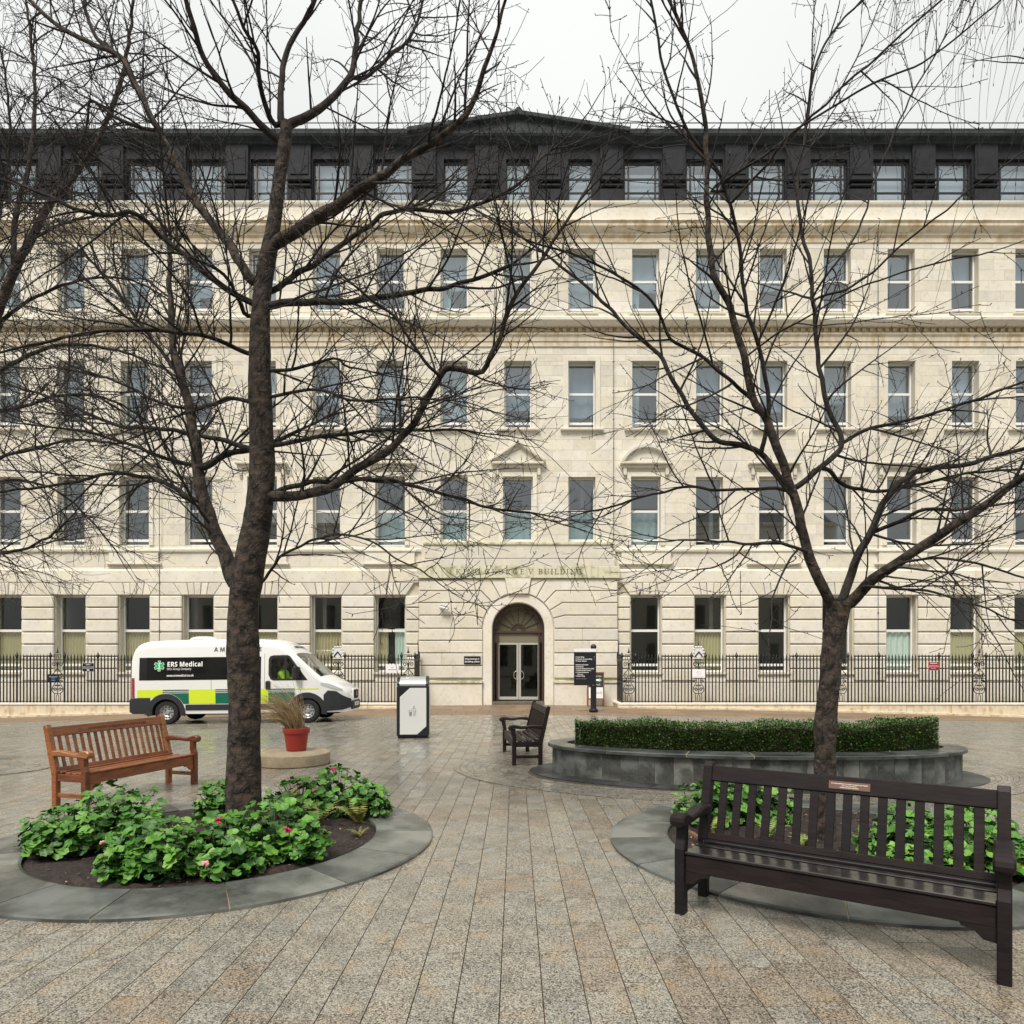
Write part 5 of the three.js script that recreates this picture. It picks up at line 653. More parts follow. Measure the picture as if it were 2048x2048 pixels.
  const arch = (x, y) => { let v = y; for (const c of [0, 4.035]) { const q = .56 * .56 - (x - c) ** 2; if (q > 0) v = Math.max(v, .33 + Math.sqrt(q)); } return v; };
  const X = px => ((px / 3.864 + 240) - 335.8) / 69.6;
  for (const s of [1, -1]) {
    for (const [a, b, kind] of [[150, 348, 0], [348, 548, 1], [548, 752, 0], [752, 960, 1], [960, 1160, 0], [1160, 1362, 1]]) { const xa = X(a), xb = X(b), lo = x => arch(x, a === 150 ? .77 : .585); if (kind === 0) obj('reflective_block', panel(xa, xb, lo, k(.995), .005, s, 14, 5), yel, t); else { obj('reflective_block', panel(xa, xb, x => Math.min(lo(x), .89), k(.895), .005, s, 14, 5), grn, t); obj('stripe', panel(xa, xb, k(.965), k(.995), .005, s, 6, 1), dg, t); obj('stripe', panel(xa, xb, k(.915), k(.94), .005, s, 6, 1), dg, t); } }
    obj('reflective_block', panel(X(1362), X(1545), k(.965), k(.995), .005, s, 6, 1), yel, t);
    obj('sill_trim', panel(.56, 3.46, k(.40), k(.565), .014, s, 14, 2), trim, t);
    // wheel arch trims
    for (const c of [0, 4.035]) { const o = [], n = 18; for (let i = 0; i < n; i++) { const P = (i2, r) => { const a = lerp(-.18, Math.PI + .18, i2 / n), x = c + r * Math.cos(a), y = .33 + r * Math.sin(a); return [x, y, s * (zs(Math.min(5.1, x), y) + .022)]; }, Q = (i2, r, z) => { const p = P(i2, r); return [p[0], p[1], p[2] - s * z]; }; let q = [P(i, .40), P(i, .55), P(i + 1, .55), P(i + 1, .40)], q2 = [P(i, .55), Q(i, .55, .03), Q(i + 1, .55, .03), P(i + 1, .55)], q3 = [Q(i, .40, .25), P(i, .40), P(i + 1, .40), Q(i + 1, .40, .25)]; if (s < 0) { q.reverse(); q2.reverse(); q3.reverse(); } o.push(q, q2, q3); } obj('wheel_arch', quads(o), trim, t); }
    obj('rear_bumper', panel(-1.0, -.44, k(.31), k(.765), .024, s, 6, 4), trim, t);
    obj('front_bumper', panel(4.5, 5.19, x => lin([[4.5, .33], [5.0, .36], [5.19, .42]], x), x => lin([[4.5, .80], [4.62, .93], [4.85, .9], [5.0, .78], [5.19, .66]], x), .018, s, 18, 6), trim, t);
    obj('headlight', panel(4.42, 5.0, x => lin([[4.42, 1.10], [4.7, .99], [5.0, .9]], x), x => Math.min(top(x) - rad(x) * .4, lin([[4.42, 1.16], [4.7, 1.12], [5.0, .99]], x)), .012, s, 8, 4), phy(.55, .58, .58, .08, { clearcoat: 1 }), t);
    obj('tail_light', panel(-.985, -.90, k(.78), k(1.34), .01, s, 2, 6), phy(.35, .012, .014, .15, { clearcoat: 1 }), t);
    // door seams and handle
    for (const [x, a, b] of [[2.83, .6, 2.0], [3.9, .95, 1.22], [1.30, .42, 1.25]]) obj('door_seam', panel(x - .006, x + .006, k(a), k(b), .003, s, 1, 8), std(.25, .25, .26, .7), t);
    obj('door_handle', prism([[2.87, .98], [2.99, .98], [3.0, 1.02], [3.0, 1.2], [2.97, 1.22], [2.89, 1.22], [2.86, 1.18], [2.86, 1.02]], .03, .01).translate(0, 0, s > 0 ? zs(2.9, 1.1) + .002 : -zs(2.9, 1.1) - .032), rubber, t);
    // dark surround of the door window
    { const edge = []; for (let x = 2.97; x <= 4.03; x += .053) edge.push([x, 1.245]); const fr = [[4.03, 1.245], [3.55, 1.9], [3.48, 1.935], [3.1, 1.935], [3.0, 1.9], [2.965, 1.82], [2.965, 1.4], [3.02, 1.28], [3.1, 1.245]]; const c = [3.38, 1.56], f = []; const loop = []; for (let i = 0; i < fr.length; i++) { const [a, b] = fr[i], [d, e] = fr[(i + 1) % fr.length]; for (let q = 0; q < 8; q++) loop.push([lerp(a, d, q / 8), lerp(b, e, q / 8)]); } for (let i = 0; i < loop.length; i++) { const p = loop[i], n = loop[(i + 1) % loop.length], O = ([x, y], kk) => { const X2 = c[0] + (x - c[0]) * kk, Y2 = c[1] + (y - c[1]) * kk; return [X2, Y2, s * (zs(X2, Y2) + .006)]; }; const q = [O(p, .88), O(p, 1.05), O(n, 1.05), O(n, .88)]; f.push(s > 0 ? q.reverse() : q); } obj('window_surround', quads(f), rubber, t); obj('window_pillar', panel(3.40, 3.46, k(1.26), k(1.93), .004, s, 1, 6), rubber, t); obj('quarter_panel', panel(3.62, 4.0, k(1.25), x => Math.min(1.46, 1.24 + (4.03 - x) / .72 * .98), .005, s, 8, 4), rubber, t); }
    // mirror
    obj('wing_mirror', [cbox(.13, .36, .2, .035).translate(3.78, 1.45, s * 1.13), cbox(.1, .08, .16, .02).translate(3.8, 1.3, s * 1.03), cbox(.1, .06, .16, .02).translate(3.8, 1.58, s * 1.02)], rubber, t);
    obj('mirror_glass', bx(.008, .3, .15).translate(3.712, 1.46, s * 1.135), std(.7, .72, .72, .05, { metalness: 1 }), t);
  }
  obj('rear_bumper_beam', [cbox(.12, .4, 1.9, .03, -1.03, .54, 0)], trim, t);
  obj('front_bumper_beam', [cbox(.3, .3, 1.0, .05, 5.08, .48, 0), cbox(.2, .12, 1.3, .04, 5.0, .4, 0)], trim, t);
  obj('grille', [cbox(.06, .26, .52, .02, 5.19, .78, 0)], rubber, t); obj('grille_frame', [cbox(.05, .05, .62, .015, 5.2, .93, 0), cbox(.05, .3, .05, .015, 5.19, .78, .3), cbox(.05, .3, .05, .015, 5.19, .78, -.3), cbox(.05, .05, .62, .015, 5.2, .63, 0)], white, t); obj('emblem', prism([[0, .07], [.03, .05], [.02, 0], [.04, -.05], [0, -.07], [-.04, -.05], [-.02, 0], [-.03, .05]], .012).rotateY(Math.PI / 2).translate(5.222, .8, 0), steel, t);
  obj('number_plate', cbox(.02, .11, .5, .003, 5.235, .5, 0), std(.75, .76, .74, .4), t); { const f = clean(new THREE.PlaneGeometry(.49, .1)); f.rotateY(Math.PI / 2).translate(5.2465, .5, 0); obj('plate_print', f, new THREE.MeshStandardMaterial({ map: canvasTex(256, 54, (g, W, H) => { g.fillStyle = '#e8e8e2'; g.fillRect(0, 0, W, H); txt(g, 'LM10 KJX', W / 2, H / 2, 40, '#111', 'center', 'bold', 236); }) }), t); }
  obj('underbody', [bx(5.6, .25, 1.5, 2.05, .38, 0), bx(.7, .6, 1.6, 0, .62, 0), bx(.7, .6, 1.6, 4.035, .62, 0)], std(.012, .012, .013, .9), t);
  // wheels
  const tyre = lathe([[.21, -.11], [.30, -.115], [.335, -.10], [.345, -.06], [.345, .06], [.335, .10], [.30, .115], [.21, .11]], 32).rotateX(Math.PI / 2), rim = merge([lathe([[0, .03], [.06, .035], [.075, .02], [.1, .015], [.13, .05], [.16, .045], [.19, .03], [.205, .085], [.215, .1], [.215, -.1], [0, -.1]], 28).rotateX(Math.PI / 2)]), holes = merge(Array.from({ length: 10 }, (_, i) => cyl(.018, .018, .01, 8).rotateX(Math.PI / 2).translate(.15 * Math.cos(i / 10 * 6.283), .15 * Math.sin(i / 10 * 6.283), .052)).concat(Array.from({ length: 5 }, (_, i) => cyl(.012, .012, .02, 6).rotateX(Math.PI / 2).translate(.085 * Math.cos(i / 5 * 6.283), .085 * Math.sin(i / 5 * 6.283), .03)))), cap = cyl(.05, .055, .03, 12).rotateX(Math.PI / 2).translate(0, 0, .045);
  for (const c of [0, 4.035]) for (const s of [1, -1]) { const w = obj('wheel', tyre, rubber, t, c, .345, s * .86); if (s < 0) w.rotation.y = Math.PI; obj('rim', rim, steel, w); obj('bolt_holes', holes, rubber, w); obj('hub_cap', cap, steel, w); }
  // lettering
  const font = await new FontLoader().loadAsync('fonts/droid/droid_sans_bold.typeface.json'), ink = std(.01, .045, .04, .5);
  const word = (s, size, x, y, span, m, sd) => { const g = []; let cx = 0; const cs = [...s].map(c => { const q = new TextGeometry(c, { font, size, depth: .003, curveSegments: 3, bevelEnabled: false }); q.computeBoundingBox(); return [q, q.boundingBox.max.x - q.boundingBox.min.x, q.boundingBox.min.x]; }), tw = cs.reduce((a, c) => a + c[1], 0), gap = (span - tw) / (s.length - 1); for (const [q, w, mn] of cs) { g.push(clean(q).translate(cx - mn, 0, 0)); cx += w + gap; } return merge(g); };
  const am = word('AMBULANCE', .125, 0, 0, 1.36), lean = (zs(1.4, 2.0) - zs(1.4, 2.2)) / .2; { const p = am.attributes.position; for (let i = 0; i < p.count; i++) { const y = 2.075 + p.getY(i); p.setXYZ(i, 1.37 + p.getX(i), y, zs(1.5, Math.min(y, 2.19)) + .004 + p.getZ(i) - (y > 2.18 ? (y - 2.18) * .35 : 0)); } am.computeVertexNormals(); } obj('lettering', am, ink, t).userData.label = 'dark green letters reading AMBULANCE';
  const fr = word('AMBULANCE', .1, 0, 0, .9); { const p = fr.attributes.position; for (let i = 0; i < p.count; i++) { const u = p.getX(i), v = p.getY(i), dz = p.getZ(i), xx = 3.55 - v * .62; p.setXYZ(i, xx + dz + .004, top(xx) + .042 + dz, .45 - u); } fr.computeVertexNormals(); } obj('lettering', fr, ink, t);
  obj('roof_vent', [lathe([[0, .1], [.2, .1], [.3, .07], [.36, .02], [.36, 0], [0, 0]], 20).scale(1.1, 1, 1).translate(.75, 2.44, .2), cbox(.5, .03, .5, .01, .75, 2.455, .2)], white, t);
  // cab: floor, dashboard, seats, wheel, back wall
  obj('cab_interior', [bx(1.6, .06, 1.9, 3.6, .72, 0), bx(.06, .5, 1.9, 2.82, 1.0, 0)], trim, t); obj('dashboard', cbox(.5, .28, 1.7, .06, 4.28, 1.08, 0), trim, t);
  for (const z of [-.5, .5]) obj('seat', [cbox(.5, .16, .5, .05, 3.2, 1.0, z), cbox(.14, .66, .48, .05, 2.98, 1.33, z), cbox(.1, .2, .26, .04, 2.96, 1.76, z)], std(.03, .032, .036, .8), t);
  obj('steering_wheel', new THREE.TorusGeometry(.2, .018, 8, 24).rotateY(Math.PI / 2).rotateZ(.5).translate(3.78, 1.28, .5), rubber, t);
  // driver in a high-visibility jacket
  const bones = (list, res, box, iso) => { const mc = new MarchingCubes(res, new THREE.MeshBasicMaterial(), false, false, 60000); mc.isolation = 0; const n = res, [c, h] = box; let kk = 0; for (let z = 0; z < n; z++) for (let y = 0; y < n; y++) for (let x = 0; x < n; x++) { const p = [c[0] + h * (2 * x / n - 1), c[1] + h * (2 * y / n - 1), c[2] + h * (2 * z / n - 1)]; let dd = 9; for (const [a, b, ra, rb] of list) { const ab = [b[0] - a[0], b[1] - a[1], b[2] - a[2]], ap = [p[0] - a[0], p[1] - a[1], p[2] - a[2]], l2 = ab[0] ** 2 + ab[1] ** 2 + ab[2] ** 2 || 1e-9, tt = Math.max(0, Math.min(1, (ap[0] * ab[0] + ap[1] * ab[1] + ap[2] * ab[2]) / l2)), q = Math.hypot(ap[0] - tt * ab[0], ap[1] - tt * ab[1], ap[2] - tt * ab[2]) - lerp(ra, rb, tt); const s = .04, hh = Math.max(0, Math.min(1, .5 + .5 * (dd - q) / s)); dd = lerp(dd, q, hh) - s * hh * (1 - hh); } mc.field[kk++] = -dd; } mc.update(); const g = new THREE.BufferGeometry(), m = mc.count; g.setAttribute('position', new THREE.BufferAttribute(mc.positionArray.slice(0, m * 3), 3)); g.setAttribute('normal', new THREE.BufferAttribute(mc.normalArray.slice(0, m * 3), 3)); g.scale(h, h, h).translate(...c); g.computeVertexNormals(); return clean(g); };
  const dp = thing('person', 'person in a bright yellow-green jacket sitting at the wheel of the ambulance', 'person', VX0 + 3.2, rearG + .03 + 1.1, -VD + .5);
  const sk = [[[.02, .52, 0], [.05, .60, 0], .085, .085], [[.0, .36, 0], [.02, .5, 0], .055, .05], [[-.04, .0, 0], [-.02, .3, 0], .13, .14], [[-.02, .32, -.15], [-.02, .32, .15], .06, .06], [[-.02, .31, .19], [.12, .08, .22], .05, .04], [[.12, .08, .22], [.4, .2, .15], .04, .03], [[-.02, .31, -.19], [.12, .08, -.22], .05, .04], [[.12, .08, -.22], [.4, .2, -.15], .04, .03], [[0, -.0, .1], [.4, .04, .12], .08, .065], [[0, 0, -.1], [.4, .04, -.12], .08, .065], [[.4, .2, .15], [.5, .24, .13], .03, .022], [[.4, .2, -.15], [.5, .24, -.13], .03, .022], [[.13, .55, 0], [.15, .53, 0], .02, .015]];
  const body = obj('body', bones(sk, 56, [[.1, .25, 0], .62]), std(.32, .2, .14, .7), dp); obj('jacket', bones([[[-.04, -.02, 0], [-.02, .3, 0], .16, .17], [[-.02, .32, -.16], [-.02, .32, .16], .085, .085], [[-.02, .31, .19], [.12, .08, .22], .072, .06], [[.12, .08, .22], [.36, .18, .16], .06, .05], [[-.02, .31, -.19], [.12, .08, -.22], .072, .06], [[.12, .08, -.22], [.36, .18, -.16], .06, .05]], 44, [[.1, .2, 0], .5]), std(.45, .8, .05, .6), body); obj('hair', bones([[[.0, .6, 0], [.02, .62, 0], .092, .09]], 24, [[.0, .6, 0], .14]).translate(-.02, .012, 0), std(.03, .02, .015, .8), body);
}
// ---------------------------------------------------------------- bare trees
const a1 = l => l.map(([x, y]) => [x / 1.8867, y / 1.8867]), a3 = l => l.map(([x, y]) => [x / 1.8867, 600 + y / 1.8867]), a2 = l => l.map(([x, y]) => [1024 + x / 1.8867, y / 1.8867]), a4 = l => l.map(([x, y]) => [1024 + x / 1.8867, 600 + y / 1.8867]);
function branchyTree(o) {
  R = mulberry(o.seed);
  const t = thing('bare_tree', o.label, 'tree', o.base.x, 0, o.base.z), B = V(o.base.x, 0, o.base.z), off = v => v.clone().sub(B);
  // trunk: wobbling rings with real lumps
  const trunk = (pts, rad, lump) => { const n = pts.length, sides = 26, g = tube(pts, rad, sides, true); const p = g.attributes.position, c = pts; for (let i = 0; i < p.count; i++) { const v = V(p.getX(i), p.getY(i), p.getZ(i)); let best = c[0], bd = 1e9; for (const q of c) { const d = q.distanceToSquared(v); if (d < bd) { bd = d; best = q; } } const q = v.clone().sub(best), k = 1 + lump * ((nz(v.x * 5 + 9, v.y * 3.2, v.z * 5) - .5) * 1.0 + (nz(v.x * 16, v.y * 12, v.z * 16) - .5) * .55 + (nz(v.x * 30, v.y * 45, v.z * 30) - .5) * .3); q.multiplyScalar(k); p.setXYZ(i, best.x + q.x, best.y + q.y, best.z + q.z); } g.computeVertexNormals(); return toCreasedNormals(g, 1.2); };
  const L1 = [], L2 = [], L3 = [], wood = [];
  const wander = (dir, k) => dir.add(V(rnd(-k, k), rnd(-k, k), rnd(-k, k))).normalize();
  const side = (T2, ang) => { const ax = V(rnd(-1, 1), rnd(-1, 1), rnd(-1, 1)).cross(T2).normalize(); return T2.clone().applyAxisAngle(ax, ang); };
  function shoot(p0, dir, L, r0, lv) {
    const n = Math.max(4, Math.ceil(L / (lv === 1 ? .07 : .06))), pts = [p0.clone()]; let d = dir.clone().normalize(), p = p0.clone(); const bend = V(rnd(-1, 1), rnd(-1, 1), rnd(-1, 1)).multiplyScalar(.02);
    for (let i = 0; i < n; i++) { wander(d, .07 + .02 * lv); d.add(bend).add(V(0, o.up * (lv === 1 ? .5 : 1), 0)).normalize(); p = p.clone().add(d.clone().multiplyScalar(L / n)); pts.push(p); }
    const rf = q => Math.max(o.rmin, r0 * (1 - .7 * q)); (lv === 1 ? L1 : lv === 2 ? L2 : L3).push(tube(pts, rf, lv === 1 ? 5 : 3, false));
    for (let i = 1; i < pts.length; i++) { const T2 = pts[i].clone().sub(pts[i - 1]).normalize(), q = i / n;
      if (lv < o.levels && q > .12 && R() < o.dens[lv] * (L / n)) shoot(pts[i], side(T2, rnd(.5, 1.1)), (lv === 1 ? rnd(.18, .75) : rnd(.06, .3)) * (1.1 - .5 * q) * o.len, rf(q) * .7, lv + 1);
      if (o.buds && R() < o.buds * (L / n)) { const s = side(T2, rnd(.6, 1.2)), l = rnd(.010, .028); L3.push(tube([pts[i], pts[i].clone().add(s.clone().multiplyScalar(l * .6)), pts[i].clone().add(s.multiplyScalar(l))], [.0028, .0042, .0024], 3, true)); } }
    return pts; }
  if (o.trunk) { const c = o.trunk.map(([x, y, w, d]) => [off(at(x, y, d)), w * .46 * d / FOC]), pts = smooth(c.map(q => q[0]), 90), cum = [0]; wood.push(...pts); for (let i = 1; i < c.length; i++) cum.push(cum[i - 1] + c[i][0].distanceTo(c[i - 1][0])); const tot = cum[cum.length - 1]; obj('trunk', trunk(pts, q => { const s = q * tot; let i = 0; while (i + 2 < cum.length && s > cum[i + 1]) i++; return lerp(c[i][1], c[i + 1][1], Math.min(1, (s - cum[i]) / (cum[i + 1] - cum[i]))); }, .16), M.bark, t); }
  for (const lb of o.limbs) {
    const [px, d0, d1, w0, w1, sparse = 1] = lb, n = px.length, raw = px.map(([x, y], i) => off(at(x, y, lerp(d0, d1, i / (n - 1)))));
    { let best = null, bd = .45; for (const q of wood) { const dd = q.distanceTo(raw[0]); if (dd < bd && (q.y < raw[0].y + .02 || dd < .06)) { bd = dd; best = q; } } if (best && bd > .015) raw.unshift(best.clone()); }
    const len = raw.reduce((s, v, i) => i ? s + v.distanceTo(raw[i - 1]) : 0, 0), N = Math.max(8, Math.round(len / .06)), pts = smooth(raw, N);
    for (let i = 2; i < pts.length; i++) { const k = Math.min(1, i / 6) * .012; pts[i].add(V((nz(i * .4, d0 * 7, w0) - .5) * 2 * k, (nz(i * .4, w0, d1 * 5) - .5) * 2 * k, (nz(w0, i * .4, 3) - .5) * 2 * k)); }
    wood.push(...pts.slice(0, Math.ceil(N * .8))); const r0 = w0 * .37 * d0 / FOC, r1 = w1 * .37 * d1 / FOC, rf = q => lerp(r0, r1, Math.pow(q, .8)); 
    obj('limb', r0 > .03 ? trunk(pts, rf, .12) : tube(pts, rf, 8), r0 > .045 ? M.bark : M.barkDark, t);
    const gap = o.gap * sparse;
    for (let s = .10 * len + rnd(0, gap); s < len; s += gap * rnd(.5, 1.5)) { const i = Math.min(N - 1, Math.floor(s / len * N)), q = s / len, T2 = pts[i + 1].clone().sub(pts[i]).normalize(); let dr = side(T2, rnd(.45, 1.15)); dr.y += o.rise; dr.normalize(); shoot(pts[i], dr, rnd(.35, 1.35) * (1.15 - .55 * q) * o.len, Math.min(rf(q) * .55, rnd(.006, .0125)) + .002, 1); }
    const e = pts[N], T2 = e.clone().sub(pts[N - 2]).normalize(); for (let k = 0; k < 2; k++) shoot(e, side(T2, rnd(.05, .4)), rnd(.4, .9) * o.len, r1 * .8, 1);
  }
  for (const [nm, g] of [['branches', L1], ['twigs', L2], ['fine_twigs', L3]]) if (g.length) { const m = obj(nm, mergeGeometries(g), o.twigMat ?? M.twig, t); m.userData.kind = 'stuff'; }
  if (o.leaves) { const lf = clean(quads([[[0, 0, 0], [.3, .1, .4], [0, .02, 1]], [[0, 0, 0], [0, .02, 1], [-.3, .1, .4]]])), im = new THREE.InstancedMesh(lf, std(1, 1, 1, .9, { side: THREE.DoubleSide }), o.leaves), D = new THREE.Object3D(); for (let i = 0; i < o.leaves; i++) { const g = pick(L2).attributes.position, k = Math.floor(R() * g.count); D.position.set(g.getX(k), g.getY(k), g.getZ(k)); D.rotation.set(R() * 6, R() * 6, R() * 6); D.scale.setScalar(rnd(.02, .045)); D.updateMatrix(); im.setMatrixAt(i, D.matrix); im.setColorAt(i, C(...pick([[.2, .09, .04], [.26, .13, .05], [.15, .07, .03]]))); } im.name = 'dead_leaves'; im.userData.kind = 'stuff'; t.add(im); }
  return t;
}
const TD = 6.7;
branchyTree({ seed: 901, label: 'thick dark bare cherry tree growing in the geranium bed', base: V(-2.66, 0, -TD), up: .028, rise: .22, rmin: .0027, gap: .15, levels: 3, dens: [0, 6.0, 3.4], len: 1.28, buds: 5,
  trunk: [[484, 1692, 92, TD], [486, 1640, 78, TD], [487, 1560, 69, TD], [488, 1450, 66, TD], [488, 1380, 67, TD], [485, 1290, 66, TD], [487, 1210, 66, TD], [496, 1140, 66, TD], [513, 1050, 60, TD], [523, 960, 55, TD], [522, 850, 51, TD], [519, 740, 46, TD], [521, 640, 40, TD], [526, 572, 37, TD], [539, 500, 35, TD], [551, 424, 30, TD], [560, 350, 28, TD], [570, 286, 27, TD], [573, 245, 22, TD]],
  limbs: [
    [[[470, 1165], [450, 1110], [424, 1050], [396, 954], [390, 880], [377, 816], [360, 742], [345, 678], [341, 594], [337, 500]], TD, TD + .5, 45, 11],
    [a1([[1030, 920], [1120, 870], [1230, 800], [1400, 690], [1560, 580], [1650, 520], [1760, 440], [1830, 250], [1890, 60], [1920, -60]]), TD, TD - .9, 36, 7],
    [a1([[1080, 480], [1150, 445], [1230, 395], [1320, 290], [1340, 180], [1352, 90], [1368, -80]]), TD, TD + .6, 24, 9],
    [a1([[1320, 290], [1370, 290], [1450, 230], [1540, 150], [1580, 60], [1610, -80]]), TD + .4, TD + .9, 12, 6],
    [a1([[1045, 525], [950, 430], [860, 345], [780, 240], [735, 120], [700, 0], [680, -90]]), TD, TD - .5, 22, 11],
    [a1([[1065, 470], [1058, 380], [1065, 280], [1090, 180], [1150, 80], [1230, -80]]), TD, TD + .3, 20, 9],
    [a1([[1035, 470], [1000, 380], [980, 270], [965, 180], [910, 80], [850, -60]]), TD, TD - .6, 16, 7],
    [a1([[955, 1060], [870, 930], [740, 760], [650, 590], [570, 440], [500, 290], [455, 215], [330, 160], [200, 80], [90, -20]]), TD, TD + 1.0, 28, 9],
    [a1([[455, 215], [370, 150], [330, 60], [310, -60]]), TD + .75, TD + 1.1, 12, 8],
    [a1([[590, 490], [500, 470], [430, 440], [380, 400], [335, 378], [335, 440], [325, 500]]), TD + .5, TD + .8, 11, 6],
    [a1([[945, 1140], [880, 1105], [790, 1040], [610, 890], [550, 830], [490, 800], [430, 815], [370, 810], [200, 750], [-40, 640]]), TD, TD - .9, 18, 7],
    [a1([[1000, 1155], [1060, 1145], [1120, 1140], [1300, 1140], [1500, 1110], [1700, 1080], [1930, 1000]]), TD, TD - .7, 22, 9],
    [a1([[960, 1140], [1050, 1080], [1150, 1020], [1290, 930], [1450, 810], [1530, 790], [1700, 800], [1930, 710], [2080, 560]]), TD, TD + .7, 17, 7],
    [a3([[985, 745], [1100, 740], [1200, 722], [1280, 690], [1370, 620], [1460, 570], [1540, 490], [1600, 390], [1660, 290], [1690, 255], [1810, 270], [1870, 180], [1930, 20], [2060, -180], [2220, -420]]), TD, TD - 1.0, 30, 6],
    [a3([[1660, 290], [1620, 250], [1560, 170], [1490, 60], [1400, 0], [1330, -60]]), TD - .8, TD - 1.2, 11, 6],
    [a3([[1040, 728], [1110, 700], [1250, 685], [1450, 680], [1700, 740], [1880, 790], [2000, 800]]), TD, TD + .5, 15, 6],
    [a3([[780, 625], [840, 590], [930, 565], [1050, 530], [1130, 495]]), TD + .15, TD + .75, 22, 9],
    [a3([[1020, 548], [1200, 520], [1400, 495], [1560, 490], [1760, 490]]), TD, TD + 1.0, 14, 6],
    [a3([[1015, 268], [1080, 265], [1150, 250], [1270, 220], [1300, 245], [1340, 255]]), TD, TD + .2, 12, 6],
    [a3([[1010, 365], [1100, 350], [1200, 340], [1330, 380], [1500, 370], [1700, 380]]), TD, TD - .8, 10, 5],
    [a3([[725, 750], [620, 690], [500, 660], [420, 655], [250, 690], [-30, 730]]), TD + .1, TD + .9, 14, 6],
    [a3([[945, 560], [800, 520], [600, 485], [450, 475], [250, 390], [-30, 300]]), TD, TD + 1.2, 15, 6],
    [a3([[930, 200], [800, 140], [640, 120], [400, 120], [-30, 200]]), TD, TD - 1.0, 14, 6],
    [a3([[950, 385], [860, 370], [750, 410], [620, 390], [420, 300], [200, 250]]), TD, TD + .8, 12, 5],
    [a3([[720, 620], [600, 590], [480, 540], [330, 500], [100, 470]]), TD + .2, TD + .2, 12, 5],
    [a3([[985, 1065], [1050, 980], [1130, 930], [1250, 890], [1390, 910], [1500, 980], [1640, 1050]]), TD, TD - 1.3, 9, 4],
    [a3([[935, 60], [900, 0], [850, -90], [700, -170], [610, -180]]), TD, TD - .9, 13, 6],
    [a3([[700, 320], [600, 180], [520, 80], [420, -60], [330, -160], [200, -260]]), TD + .45, TD + 1.4, 12, 5],
  ] });
const RD = 6.6;
